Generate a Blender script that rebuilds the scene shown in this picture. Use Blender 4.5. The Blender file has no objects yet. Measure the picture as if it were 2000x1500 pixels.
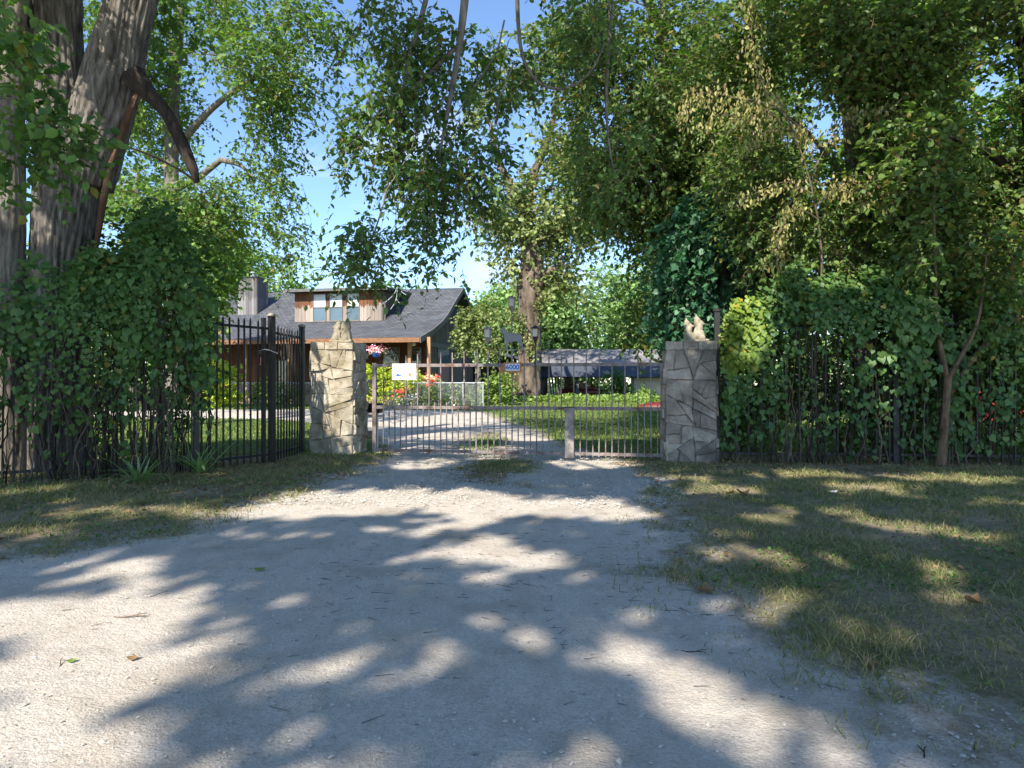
import bpy, math, random
import numpy as np
from mathutils import Vector

# ------------------------------------------------------------------ scene, camera, sky, sun
S = bpy.context.scene
C = S.collection
F = 1333.0           # focal length in photo pixels (24 mm on 36 mm, photo 2000 wide)
H = 1.4              # eye height
cam_d = bpy.data.cameras.new('camera'); cam = bpy.data.objects.new('camera', cam_d); C.objects.link(cam)
cam.location = (0, 0, H); cam.rotation_euler = (math.radians(90), 0, 0)
cam_d.sensor_width = 36; cam_d.lens = 36 * F / 2000; cam_d.clip_start = 0.05; cam_d.clip_end = 2000
S.camera = cam

SUN_AZ, SUN_EL = math.radians(22), math.radians(42)          # light travels forward and to the right
SD = np.array([math.sin(SUN_AZ) * math.cos(SUN_EL), math.cos(SUN_AZ) * math.cos(SUN_EL), -math.sin(SUN_EL)])
W = bpy.data.worlds.new('World'); S.world = W; W.use_nodes = True
nt = W.node_tree; nt.nodes.clear()
sky = nt.nodes.new('ShaderNodeTexSky'); sky.sky_type = 'NISHITA'; sky.sun_disc = False
sky.sun_elevation = SUN_EL; sky.sun_rotation = math.atan2(-SD[0], -SD[1])
sky.air_density = 1.0; sky.dust_density = 0.1; sky.ozone_density = 5.0
tc = nt.nodes.new('ShaderNodeTexCoord')
mp = nt.nodes.new('ShaderNodeMapping'); mp.inputs['Scale'].default_value = (1, 1, 2.6)
nz = nt.nodes.new('ShaderNodeTexNoise'); nz.inputs['Scale'].default_value = 3.2; nz.inputs['Detail'].default_value = 7; nz.inputs['Roughness'].default_value = .6
cr = nt.nodes.new('ShaderNodeValToRGB'); cr.color_ramp.elements[0].position = .56; cr.color_ramp.elements[1].position = .80
mx = nt.nodes.new('ShaderNodeMix'); mx.data_type = 'RGBA'
mx.inputs[7].default_value = (4.0, 4.4, 5.2, 1)
bg = nt.nodes.new('ShaderNodeBackground'); bg.inputs['Strength'].default_value = 0.122
out = nt.nodes.new('ShaderNodeOutputWorld')
L = nt.links.new
L(tc.outputs['Generated'], mp.inputs['Vector']); L(mp.outputs[0], nz.inputs['Vector']); L(nz.outputs['Fac'], cr.inputs[0])
L(cr.outputs[0], mx.inputs[0]); L(sky.outputs[0], mx.inputs[6]); L(mx.outputs[2], bg.inputs['Color']); L(bg.outputs[0], out.inputs['Surface'])

sl = bpy.data.lights.new('sun', 'SUN'); sl.energy = 4.2; sl.angle = math.radians(0.53); sl.color = (1.0, .92, .79)
so = bpy.data.objects.new('sun', sl); C.objects.link(so); so.location = (-10, -20, 30)
so.rotation_euler = Vector(SD).to_track_quat('-Z', 'Y').to_euler()
vs = S.view_settings; vs.view_transform = 'Standard'; vs.look = 'None'; vs.gamma = 1; vs.exposure = 1.2
S.cycles.max_bounces = 7; S.cycles.diffuse_bounces = 4; S.cycles.transmission_bounces = 5; S.cycles.glossy_bounces = 2
S.cycles.sample_clamp_indirect = 6
try:
    S.cycles.use_denoising = True
except Exception:
    pass

rng = np.random.default_rng(7); random.seed(7)
UP = np.array([0, 0, 1.0])

# ------------------------------------------------------------------ helpers
def P(px, py, d): return np.array([(px - 1000) / F * d, d, H + (750 - py) / F * d])
def unit(v): return v / np.maximum(np.linalg.norm(v, axis=-1, keepdims=True), 1e-9)
def _h(i, j, k): 
    n = np.sin(i * 127.1 + j * 311.7 + k * 74.7) * 43758.5453
    return n - np.floor(n)
def vn(x, y, z=0.0):
    x = np.asarray(x, float); y = np.asarray(y, float); z = np.asarray(z, float) + 0 * x
    i, j, k = np.floor(x), np.floor(y), np.floor(z); f, g, h = x - i, y - j, z - k
    f, g, h = [t * t * (3 - 2 * t) for t in (f, g, h)]
    r = 0
    for a in (0, 1):
        for b in (0, 1):
            for c in (0, 1):
                r = r + _h(i + a, j + b, k + c) * (f if a else 1 - f) * (g if b else 1 - g) * (h if c else 1 - h)
    return r
def gz(x, y):
    y = np.asarray(y, float)
    up = np.clip((y - 16) / 18, 0, 1); dn = np.clip((y - 46) / 12, 0, 1)
    s = lambda t: t * t * (3 - 2 * t)
    return 0.25 * s(up) * (1 - s(dn))

def link(name, data, parent=None):
    o = bpy.data.objects.new(name, data); C.objects.link(o)
    if parent is not None: o.parent = parent
    return o
def tag(o, label=None, cat=None, group=None, kind=None):
    for k, v in (('label', label), ('category', cat), ('group', group), ('kind', kind)):
        if v: o[k] = v
    return o
def thing(name, label, cat, loc=(0, 0, 0), rz=0, group=None):
    o = link(name, None); o.location = loc; o.rotation_euler = (0, 0, rz); o.empty_display_size = .2
    return tag(o, label, cat, group)
def mesh(name, v, f, mat=None, smooth=False):
    me = bpy.data.meshes.new(name); me.from_pydata([tuple(map(float, p)) for p in v], [], [tuple(map(int, q)) for q in f]); me.update()
    if mat: me.materials.append(mat)
    if smooth:
        me.polygons.foreach_set('use_smooth', np.ones(len(me.polygons), bool))
    return me
def npmesh(name, v, f, mat=None, smooth=False):
    """v (n,3), f (m,k) all faces same size"""
    me = bpy.data.meshes.new(name); v = np.ascontiguousarray(v, np.float32); f = np.ascontiguousarray(f, np.int32)
    m, k = f.shape
    me.vertices.add(len(v)); me.vertices.foreach_set('co', v.ravel())
    me.loops.add(m * k); me.loops.foreach_set('vertex_index', f.ravel())
    me.polygons.add(m); me.polygons.foreach_set('loop_start', np.arange(0, m * k, k, dtype=np.int32))
    me.polygons.foreach_set('loop_total', np.full(m, k, np.int32))
    if smooth: me.polygons.foreach_set('use_smooth', np.ones(m, bool))
    me.update(calc_edges=True)
    if mat: me.materials.append(mat)
    return me
class MB:
    def __init__(s): s.v = []; s.f = []; s.n = 0
    def add(s, v, f):
        s.v += [tuple(map(float, p)) for p in v]; s.f += [tuple(int(i) + s.n for i in q) for q in f]; s.n = len(s.v); return s
    def box(s, x0, x1, y0, y1, z0, z1):
        return s.add([(x, y, z) for z in (z0, z1) for y in (y0, y1) for x in (x0, x1)],
                     [(0, 2, 3, 1), (4, 5, 7, 6), (0, 1, 5, 4), (2, 6, 7, 3), (0, 4, 6, 2), (1, 3, 7, 5)])
    def tube(s, pts, rad, n=8, cap=True):
        v, f = tube(pts, rad, n, cap); return s.add(v, f)
    def lathe(s, prof, n=12, c=(0, 0, 0)):
        v = []; f = []
        for r, z in prof:
            for i in range(n):
                a = 2 * math.pi * i / n; v.append((c[0] + r * math.cos(a), c[1] + r * math.sin(a), c[2] + z))
        for k in range(len(prof) - 1):
            for i in range(n):
                j = (i + 1) % n; f.append((k * n + i, k * n + j, (k + 1) * n + j, (k + 1) * n + i))
        f.append(tuple(range(n))[::-1]); f.append(tuple((len(prof) - 1) * n + i for i in range(n)))
        return s.add(v, f)
    def prism(s, poly, axis, a, b):
        """poly 2-D list extruded along axis ('x','y','z') from a to b"""
        n = len(poly); mk = {'x': lambda p, t: (t, p[0], p[1]), 'y': lambda p, t: (p[0], t, p[1]), 'z': lambda p, t: (p[0], p[1], t)}[axis]
        v = [mk(p, a) for p in poly] + [mk(p, b) for p in poly]
        f = [tuple(range(n)), tuple(range(2 * n - 1, n - 1, -1))] + [(i, i + n, (i + 1) % n + n, (i + 1) % n) for i in range(n)]
        return s.add(v, f)
    def build(s, name, mat, parent=None, smooth=False):
        return link(name, mesh(name, s.v, s.f, mat, smooth), parent)
def tube(pts, rad, n=8, cap=True):
    pts = np.array(pts, float); m = len(pts); rad = np.broadcast_to(np.array(rad, float), (m,))
    T = unit(np.gradient(pts, axis=0)); u = np.cross(T[0], [0.3, .2, 1.0] if abs(T[0][2]) < .9 else [1.0, .1, 0]); u = u / np.linalg.norm(u)
    a = np.arange(n) * 2 * math.pi / n; V = []
    for i in range(m):
        u = u - T[i] * np.dot(u, T[i]); u /= np.linalg.norm(u); w = np.cross(T[i], u)
        V.append(pts[i] + rad[i] * (np.cos(a)[:, None] * u + np.sin(a)[:, None] * w))
    V = np.concatenate(V); i = np.arange(n); j = (i + 1) % n
    Fc = [tuple(q) for k in range(m - 1) for q in np.stack([k * n + i, k * n + j, (k + 1) * n + j, (k + 1) * n + i], 1)]
    if cap: Fc += [tuple(range(n))[::-1], tuple((m - 1) * n + q for q in range(n))]
    return V, Fc
def smooth_path(pts, rad, step):
    pts = np.array(pts, float); rad = np.array(rad, float)
    d = np.r_[0, np.cumsum(np.linalg.norm(np.diff(pts, axis=0), axis=1))]
    n = max(4, int(d[-1] / step)); t = np.linspace(0, d[-1], n)
    q = np.stack([np.interp(t, d, pts[:, k]) for k in range(3)], 1); r = np.interp(t, d, rad)
    w = max(1, int(n / (len(pts) * 2.2)))
    if w > 1:
        for _ in range(2):
            pad = np.concatenate([np.repeat(q[:1], w, 0), q, np.repeat(q[-1:], w, 0)])
            k = np.ones(2 * w + 1) / (2 * w + 1)
            qq = np.stack([np.convolve(pad[:, c], k, 'valid') for c in range(3)], 1); qq[0] = q[0]; qq[-1] = q[-1]; q = qq
    return q, r
def bark_tube(name, pts, rad, mat, parent, n=64, step=.06, amp=.05, ridges=14, flare=0.0, twist=.15):
    q, r = smooth_path(pts, rad, step); m = len(q)
    if flare:
        hgt = q[:, 2] - q[0, 2]; r = r * (1 + flare * np.exp(-np.maximum(hgt, 0) / .45))
    V, Fc = tube(q, r, n, True); V = V.reshape(m, n, 3); ctr = q[:, None, :]
    a = np.arange(n) / n; l = np.arange(m) * step
    A, Lg = np.meshgrid(a, l)
    ph = A * ridges + twist * Lg + .55 * np.sin(Lg * 2.1 + A * 12.56) 
    rid = np.abs(((ph) % 1.0) - .5) * 2
    # periodic noise round the trunk
    ca, sa = np.cos(A * 6.2832), np.sin(A * 6.2832)
    nn = vn(ca * 2.2 + 5, sa * 2.2 + 5, Lg * 1.1); n2 = vn(ca * 7 + 9, sa * 7 + 3, Lg * 5)
    disp = 1 + amp * ((rid ** .6 - .6) * 1.0 + (nn - .5) * 2.0 + (n2 - .5) * .9)
    V = ctr + (V - ctr) * disp[..., None]
    return link(name, mesh(name, V.reshape(-1, 3), Fc, mat, True), parent)

# ------------------------------------------------------------------ materials
def newmat(name):
    m = bpy.data.materials.new(name); m.use_nodes = True; t = m.node_tree; t.nodes.clear()
    return m, t, t.nodes, t.links.new
def ramp(t, fac, stops):
    r = t.nodes.new('ShaderNodeValToRGB'); e = r.color_ramp.elements
    while len(e) < len(stops): e.new(.5)
    for q, (p, c) in zip(e, stops): q.position = p; q.color = (*c, 1)
    t.links.new(fac, r.inputs[0]); return r.outputs[0]
def noise(t, vec, scale, detail=5, rough=.6, sc=None, dist=0):
    if sc:
        mm = t.nodes.new('ShaderNodeMapping'); mm.inputs['Scale'].default_value = sc; t.links.new(vec, mm.inputs['Vector']); vec = mm.outputs[0]
    n = t.nodes.new('ShaderNodeTexNoise'); n.inputs['Scale'].default_value = scale; n.inputs['Detail'].default_value = detail
    n.inputs['Roughness'].default_value = rough; n.inputs['Distortion'].default_value = dist
    t.links.new(vec, n.inputs['Vector']); return n.outputs['Fac']
def mixc(t, f, a, b, mode='MIX'):
    m = t.nodes.new('ShaderNodeMix'); m.data_type = 'RGBA'; m.blend_type = mode
    for s, v in ((m.inputs[0], f), (m.inputs[6], a), (m.inputs[7], b)):
        if hasattr(v, 'links') or isinstance(v, bpy.types.NodeSocket): t.links.new(v, s)
        elif isinstance(v, (int, float)): s.default_value = v
        else: s.default_value = (*v, 1)
    return m.outputs[2]
def math_(t, op, a, b=None):
    m = t.nodes.new('ShaderNodeMath'); m.operation = op
    for s, v in zip(m.inputs, (a, b)):
        if v is None: continue
        if isinstance(v, (int, float)): s.default_value = v
        else: t.links.new(v, s)
    return m.outputs[0]
def mat(name, c1, c2=None, scale=3.0, rough=.85, sc=None, bump=.0, bscale=None, metal=0, spec=.3, objvar=0.0, stops=None, coord='pos', c3=None):
    m, t, N, K = newmat(name)
    if coord == 'pos': vec = N.new('ShaderNodeNewGeometry').outputs['Position']
    else: vec = N.new('ShaderNodeTexCoord').outputs['Object']
    b = N.new('ShaderNodeBsdfPrincipled'); o = N.new('ShaderNodeOutputMaterial'); K(b.outputs[0], o.inputs[0])
    b.inputs['Roughness'].default_value = rough; b.inputs['Metallic'].default_value = metal; b.inputs['Specular IOR Level'].default_value = spec
    f = noise(t, vec, scale, 7, .65, sc)
    col = ramp(t, f, stops or [(.32, c1), (.68, c2 or c1)])
    if c3:
        col = mixc(t, ramp(t, noise(t, vec, scale * .35, 4, .6), [(.48, (0, 0, 0)), (.66, (1, 1, 1))]), col, c3)
    if objvar:
        oi = N.new('ShaderNodeObjectInfo'); r = ramp(t, oi.outputs['Random'], [(0, (1 - objvar,) * 3), (.5, (1, .97, .93)), (1, (1 + objvar * .6,) * 3)])
        col = mixc(t, 1.0, col, r, 'MULTIPLY')
    K(col, b.inputs['Base Color'])
    if bump:
        bp = N.new('ShaderNodeBump'); bp.inputs['Strength'].default_value = 1; bp.inputs['Distance'].default_value = bump
        K(noise(t, vec, bscale or scale * 4, 6, .7, sc), bp.inputs['Height']); K(bp.outputs[0], b.inputs['Normal'])
    return m
LEAF_GAIN = 2.0
def leafmat(name, dark, light, trans=.35, yellow=None, yfrac=.06, gloss=.06, nscale=.8):
    m, t, N, K = newmat(name)
    g = N.new('ShaderNodeNewGeometry')
    f1 = g.outputs['Random Per Island']
    f2 = noise(t, g.outputs['Position'], nscale, 3, .5)
    f = math_(t, 'ADD', math_(t, 'MULTIPLY', f1, .6), math_(t, 'MULTIPLY', f2, .5))
    st = [(.2, dark), (.82, light)]
    col = ramp(t, f, [(p, tuple(x * LEAF_GAIN for x in c)) for p, c in st])
    if yellow:
        r2 = N.new('ShaderNodeTexWhiteNoise'); r2.noise_dimensions = '1D'; K(f1, r2.inputs['W'])
        col = mixc(t, math_(t, 'LESS_THAN', r2.outputs['Value'], yfrac), col, yellow)
    d = N.new('ShaderNodeBsdfDiffuse'); K(col, d.inputs[0])
    tr = N.new('ShaderNodeBsdfTranslucent'); K(mixc(t, 1.0, col, (1.15, 1.25, .55), 'MULTIPLY'), tr.inputs[0])
    m1 = N.new('ShaderNodeMixShader'); m1.inputs[0].default_value = trans; K(d.outputs[0], m1.inputs[1]); K(tr.outputs[0], m1.inputs[2])
    gl = N.new('ShaderNodeBsdfGlossy'); gl.inputs['Roughness'].default_value = .5; gl.inputs[0].default_value = (.9, .95, 1, 1)
    m2 = N.new('ShaderNodeMixShader'); m2.inputs[0].default_value = gloss * .45; K(m1.outputs[0], m2.inputs[1]); K(gl.outputs[0], m2.inputs[2])
    o = N.new('ShaderNodeOutputMaterial'); K(m2.outputs[0], o.inputs[0])
    return m
def barkmat(name, dark, light, scale=9, zs=.16, bump=.03, moss=None):
    m, t, N, K = newmat(name)
    vec = N.new('ShaderNodeNewGeometry').outputs['Position']
    f = noise(t, vec, scale, 8, .7, (1, 1, zs), .6)
    col = ramp(t, f, [(.34, dark), (.52, tuple((a + b) / 2 for a, b in zip(dark, light))), (.7, light)])
    if moss: col = mixc(t, ramp(t, noise(t, vec, 1.3, 4, .6), [(.5, (0, 0, 0)), (.7, (.8,) * 3)]), col, moss)
    b = N.new('ShaderNodeBsdfPrincipled'); b.inputs['Roughness'].default_value = .92; b.inputs['Specular IOR Level'].default_value = .15
    K(col, b.inputs['Base Color']); bp = N.new('ShaderNodeBump'); bp.inputs['Distance'].default_value = bump; bp.inputs['Strength'].default_value = 1
    K(f, bp.inputs['Height']); K(bp.outputs[0], b.inputs['Normal'])
    o = N.new('ShaderNodeOutputMaterial'); K(b.outputs[0], o.inputs[0]); return m
def glassmat(name, tint=(.03, .04, .05), rough=.04):
    m, t, N, K = newmat(name); b = N.new('ShaderNodeBsdfPrincipled'); o = N.new('ShaderNodeOutputMaterial')
    b.inputs['Base Color'].default_value = (*tint, 1); b.inputs['Roughness'].default_value = rough; b.inputs['Specular IOR Level'].default_value = .9
    vec = N.new('ShaderNodeNewGeometry').outputs['Position']; bp = N.new('ShaderNodeBump'); bp.inputs['Distance'].default_value = .004
    K(noise(t, vec, 2.5, 2), bp.inputs['Height']); K(bp.outputs[0], b.inputs['Normal']); K(b.outputs[0], o.inputs[0]); return m
def shinglemat(name, c1, c2):
    m, t, N, K = newmat(name)
    tcn = N.new('ShaderNodeTexCoord'); br = N.new('ShaderNodeTexBrick'); br.inputs['Scale'].default_value = 1
    br.inputs['Brick Width'].default_value = .32; br.inputs['Row Height'].default_value = .19; br.inputs['Mortar Size'].default_value = .014
    br.inputs['Color1'].default_value = (*c1, 1); br.inputs['Color2'].default_value = (*c2, 1); br.inputs['Mortar'].default_value = tuple(x * .45 for x in c1) + (1,)
    K(tcn.outputs['Object'], br.inputs['Vector'])
    vec = tcn.outputs['Object']; col = mixc(t, 1.0, br.outputs['Color'], ramp(t, noise(t, vec, .9, 6), [(.3, (.75,) * 3), (.7, (1.25,) * 3)]), 'MULTIPLY')
    b = N.new('ShaderNodeBsdfPrincipled'); b.inputs['Roughness'].default_value = .9; K(col, b.inputs['Base Color'])
    bp = N.new('ShaderNodeBump'); bp.inputs['Distance'].default_value = .02; K(br.outputs['Fac'], bp.inputs['Height']); bp.invert = True; K(bp.outputs[0], b.inputs['Normal'])
    o = N.new('ShaderNodeOutputMaterial'); K(b.outputs[0], o.inputs[0]); return m
def boardmat(name, top, low, edge):
    """stained planks whose lower part has weathered to bare grey"""
    m, t, N, K = newmat(name); tcn = N.new('ShaderNodeTexCoord'); vec = tcn.outputs['Object']; pos = N.new('ShaderNodeNewGeometry').outputs['Position']
    sx = N.new('ShaderNodeSeparateXYZ'); K(vec, sx.inputs[0])
    z = math_(t, 'ADD', sx.outputs['Z'], math_(t, 'MULTIPLY', math_(t, 'SUBTRACT', noise(t, pos, 5, 6, .7, (1, 1, .25)), .5), .8))
    k = ramp(t, z, [(edge - .05 if edge > .05 else 0, (1, 1, 1)), (edge + .1, (0, 0, 0))])
    grain = noise(t, pos, 14, 6, .7, (1, 1, .06))
    a = ramp(t, grain, [(.3, tuple(x * .6 for x in top)), (.7, tuple(x * 1.3 for x in top))])
    c = ramp(t, grain, [(.3, tuple(x * .7 for x in low)), (.7, tuple(x * 1.15 for x in low))])
    oi = N.new('ShaderNodeObjectInfo'); col = mixc(t, k, a, c); col = mixc(t, 1.0, col, ramp(t, oi.outputs['Random'], [(0, (.7,) * 3), (1, (1.25,) * 3)]), 'MULTIPLY')
    b = N.new('ShaderNodeBsdfPrincipled'); b.inputs['Roughness'].default_value = .85; K(col, b.inputs['Base Color'])
    o = N.new('ShaderNodeOutputMaterial'); K(b.outputs[0], o.inputs[0]); return m

M = {}
M['bark_big'] = barkmat('bark_big', (.04, .035, .03), (.33, .30, .26), 12, .17, .07)
M['bark_grey'] = barkmat('bark_grey', (.07, .06, .05), (.30, .27, .23), 10, .2, .03)
M['bark_dark'] = barkmat('bark_dark', (.018, .014, .012), (.07, .055, .045), 10, .25, .02)
M['bark_oak'] = barkmat('bark_oak', (.045, .034, .026), (.27, .215, .165), 3.2, .3, .12)
M['bark_thin'] = barkmat('bark_thin', (.07, .045, .03), (.26, .18, .11), 16, .3, .008)
M['twig'] = mat('twig', (.09, .065, .045), (.20, .155, .115), 8)
M['scar'] = mat('scar', (.06, .03, .018), (.17, .10, .06), 6, sc=(1, 1, .25), bump=.01)
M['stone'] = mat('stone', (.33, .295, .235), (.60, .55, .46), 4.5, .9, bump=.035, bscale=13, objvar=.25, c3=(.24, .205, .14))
M['stone_shaded'] = mat('stone_shaded', (.25, .21, .17), (.50, .435, .365), 4.5, .9, bump=.035, bscale=13, objvar=.35, c3=(.13, .115, .095))  # same stone as the left pillar, coloured darker and greyer for its shade
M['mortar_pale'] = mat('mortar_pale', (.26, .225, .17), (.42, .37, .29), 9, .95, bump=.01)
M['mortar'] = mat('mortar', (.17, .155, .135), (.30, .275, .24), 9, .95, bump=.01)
M['statue'] = mat('statue', (.20, .175, .125), (.40, .36, .28), 9, .9, bump=.006, bscale=40, c3=(.20, .18, .12))
M['iron'] = mat('iron', (.012, .012, .014), (.03, .028, .028), 12, .45, spec=.5)
M['gate'] = mat('gate', (.15, .125, .12), (.31, .265, .255), 16, .6, spec=.4, c3=(.14, .075, .05))
M['gate_tube'] = mat('gate_tube', (.20, .17, .16), (.33, .30, .29), 14, .55, c3=(.14, .08, .05))
M['white'] = mat('white', (.72, .73, .74), (.8, .8, .8), 4, .5)
M['greybox'] = mat('greybox', (.42, .42, .41), (.52, .52, .5), 8, .5)
M['orangewood'] = mat('orangewood', (.38, .15, .045), (.5, .22, .07), 12, .55)
M['blueink'] = mat('blueink', (.01, .09, .42), (.015, .11, .48), 6, .5)
M['palepanel'] = mat('palepanel', (.62, .68, .74), (.68, .73, .78), 6, .5)
M['inkgrey'] = mat('inkgrey', (.3, .3, .3), (.36, .36, .36), 6, .5)
M['inkpurple'] = mat('inkpurple', (.16, .05, .22), (.2, .06, .25), 6, .5)
M['inkgold'] = mat('inkgold', (.55, .32, .03), (.6, .36, .05), 6, .5)
M['inkbrown'] = mat('inkbrown', (.10, .05, .015), (.13, .06, .02), 6, .5)
M['inkfaint'] = mat('inkfaint', (.6, .52, .48), (.66, .56, .5), 6, .5)
M['metal_silh'] = mat('metal_silh', (.19, .19, .20), (.25, .25, .26), 9, .5, metal=.2)
M['lampglass'] = mat('lampglass', (.5, .47, .38), (.6, .56, .46), 5, .3)
M['galv'] = mat('galv', (.42, .45, .48), (.55, .58, .6), 8, .45, metal=.3)
M['roof'] = shinglemat('roof', (.062, .067, .08), (.105, .11, .125))
M['roof_pale'] = shinglemat('roof_pale', (.19, .18, .19), (.27, .255, .265))
M['roof_dark'] = shinglemat('roof_dark', (.045, .055, .075), (.07, .08, .10))
M['fascia'] = mat('fascia', (.17, .075, .038), (.31, .17, .10), 5, .8, sc=(1, 1, 4))
M['trim_grey'] = mat('trim_grey', (.10, .105, .10), (.17, .17, .16), 7, .8)
M['siding_brown'] = boardmat('siding_brown', (.075, .034, .018), (.11, .055, .03), -.8)
M['siding_grey'] = boardmat('siding_grey', (.14, .125, .11), (.20, .185, .165), -.2)
M['dormer_board'] = boardmat('dormer_board', (.17, .07, .03), (.36, .30, .255), -.12)
M['chimney_board'] = boardmat('chimney_board', (.13, .122, .12), (.21, .20, .20), -.1)
M['wood_post'] = mat('wood_post', (.30, .17, .09), (.46, .29, .17), 8, .8, sc=(1, 1, .15))
M['blind'] = mat('blind', (.66, .68, .70), (.72, .74, .75), 3, .35, spec=.7)
M['glass'] = glassmat('glass')
M['glass_blue'] = glassmat('glass_blue', (.10, .15, .19), .06)
M['winframe'] = mat('winframe', (.13, .12, .11), (.2, .19, .18), 8, .6)
M['tanwall'] = mat('tanwall', (.46, .38, .29), (.56, .47, .37), 4, .9)
M['navy'] = mat('navy', (.035, .045, .07), (.055, .065, .09), 4, .7)
M['carpaint'] = mat('carpaint', (.17, .035, .025), (.19, .04, .03), 2, .22, spec=.7)
M['rubber'] = mat('rubber', (.015, .015, .016), (.025, .025, .026), 9, .8)
M['chrome'] = mat('chrome', (.45, .45, .46), (.55, .55, .56), 6, .3, metal=.8)
M['redhull'] = mat('redhull', (.11, .012, .015), (.15, .02, .02), 4, .5)
M['bluepot'] = mat('bluepot', (.02, .10, .5), (.03, .14, .6), 5, .35)
M['pink'] = leafmat('pink', (.62, .22, .38), (.85, .55, .66), .25)
M['redflower'] = leafmat('redflower', (.55, .04, .05), (.75, .12, .08), .25)
M['paleflower'] = leafmat('paleflower', (.55, .40, .5), (.75, .68, .62), .25)
M['pinkred'] = mat('pinkred', (.6, .12, .14), (.68, .18, .18), 5, .4)
M['canvas'] = mat('canvas', (.62, .36, .22), (.66, .55, .34), 3, .8)
M['blackplastic'] = mat('blackplastic', (.012, .012, .013), (.02, .02, .02), 9, .5)
M['redpaint'] = mat('redpaint', (.32, .03, .025), (.4, .05, .04), 4, .6)
M['concrete'] = mat('concrete', (.40, .38, .35), (.5, .48, .44), 5, .9, bump=.004)
# foliage
M['lf_hang'] = leafmat('lf_hang', (.022, .055, .018), (.075, .135, .028), .38, (.20, .18, .03), .03, .05)
M['lf_mid'] = leafmat('lf_mid', (.03, .075, .02), (.11, .18, .035), .38, (.22, .20, .04), .04, .05)
M['lf_olive'] = leafmat('lf_olive', (.055, .085, .03), (.17, .20, .07), .35, (.26, .22, .08), .06, .05)
M['lf_pale'] = leafmat('lf_pale', (.06, .12, .045), (.17, .25, .085), .35, None, 0, .05)
M['lf_right'] = leafmat('lf_right', (.022, .055, .014), (.085, .13, .028), .38, (.26, .21, .06), .05, .05)
M['lf_droop'] = leafmat('lf_droop', (.08, .095, .028), (.22, .20, .075), .35, (.27, .21, .10), .25, .05)
M['lf_ivy'] = leafmat('lf_ivy', (.012, .05, .024), (.035, .10, .045), .25, None, 0, .08)
M['lf_vine'] = leafmat('lf_vine', (.018, .048, .013), (.062, .112, .024), .30, (.20, .19, .03), .03, .06)
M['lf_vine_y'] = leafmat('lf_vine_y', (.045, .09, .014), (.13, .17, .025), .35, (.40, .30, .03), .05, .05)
M['lf_shrub'] = leafmat('lf_shrub', (.018, .045, .013), (.065, .11, .025), .33, (.18, .16, .04), .03, .05)
M['lf_lime'] = leafmat('lf_lime', (.10, .17, .02), (.32, .36, .035), .35, (.50, .38, .04), .12, .04)
M['lf_cover'] = leafmat('lf_cover', (.05, .095, .02), (.15, .20, .05), .33, None, 0, .04)
M['lf_iris'] = leafmat('lf_iris', (.06, .12, .045), (.15, .22, .09), .28, None, 0, .06)
M['grass'] = leafmat('grass', (.04, .062, .018), (.13, .14, .052), .25, (.34, .28, .165), .36, .03, 1.6)
M['grass_in'] = leafmat('grass_in', (.035, .07, .014), (.115, .15, .04), .3, (.28, .25, .10), .12, .03, 1.2)
M['dryleaf'] = leafmat('dryleaf', (.06, .032, .018), (.19, .125, .065), .15, None, 0, .03)

def groundmat():
    m, t, N, K = newmat('soil'); vec = N.new('ShaderNodeNewGeometry').outputs['Position']
    big = noise(t, vec, .9, 5, .6); fine = noise(t, vec, 26, 8, .75); mid = noise(t, vec, 4.5, 6, .65)
    soil = ramp(t, fine, [(.3, (.14, .105, .075)), (.52, (.28, .22, .16)), (.72, (.43, .36, .27))])
    straw = ramp(t, fine, [(.3, (.20, .16, .095)), (.7, (.44, .37, .23))])
    green = ramp(t, fine, [(.3, (.07, .08, .03)), (.7, (.19, .19, .09))])
    c = mixc(t, ramp(t, mid, [(.42, (0, 0, 0)), (.62, (1, 1, 1))]), soil, straw)
    c = mixc(t, ramp(t, big, [(.4, (0, 0, 0)), (.62, (.85,) * 3)]), c, green)
    sy = N.new('ShaderNodeSeparateXYZ'); K(vec, sy.inputs[0])
    far = N.new('ShaderNodeMapRange'); far.inputs[1].default_value = 12.5; far.inputs[2].default_value = 15.5; K(sy.outputs['Y'], far.inputs[0])
    lawn = ramp(t, fine, [(.3, (.04, .075, .015)), (.7, (.13, .18, .045))])
    c = mixc(t, far.outputs[0], c, lawn)
    at = N.new('ShaderNodeAttribute'); at.attribute_name = 'edge'
    c = mixc(t, ramp(t, math_(t, 'ADD', at.outputs['Fac'], math_(t, 'MULTIPLY', math_(t, 'SUBTRACT', noise(t, vec, 7, 7, .75), .5), 1.6)), [(.45, (0, 0, 0)), (1.0, (.9,) * 3)]), c, ramp(t, fine, [(.3, (.36, .32, .28)), (.7, (.56, .52, .46))]))
    b = N.new('ShaderNodeBsdfPrincipled'); b.inputs['Roughness'].default_value = .97; b.inputs['Specular IOR Level'].default_value = .1; K(c, b.inputs['Base Color'])
    bp = N.new('ShaderNodeBump'); bp.inputs['Distance'].default_value = .025; K(fine, bp.inputs['Height']); K(bp.outputs[0], b.inputs['Normal'])
    o = N.new('ShaderNodeOutputMaterial'); K(b.outputs[0], o.inputs[0]); return m
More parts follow.
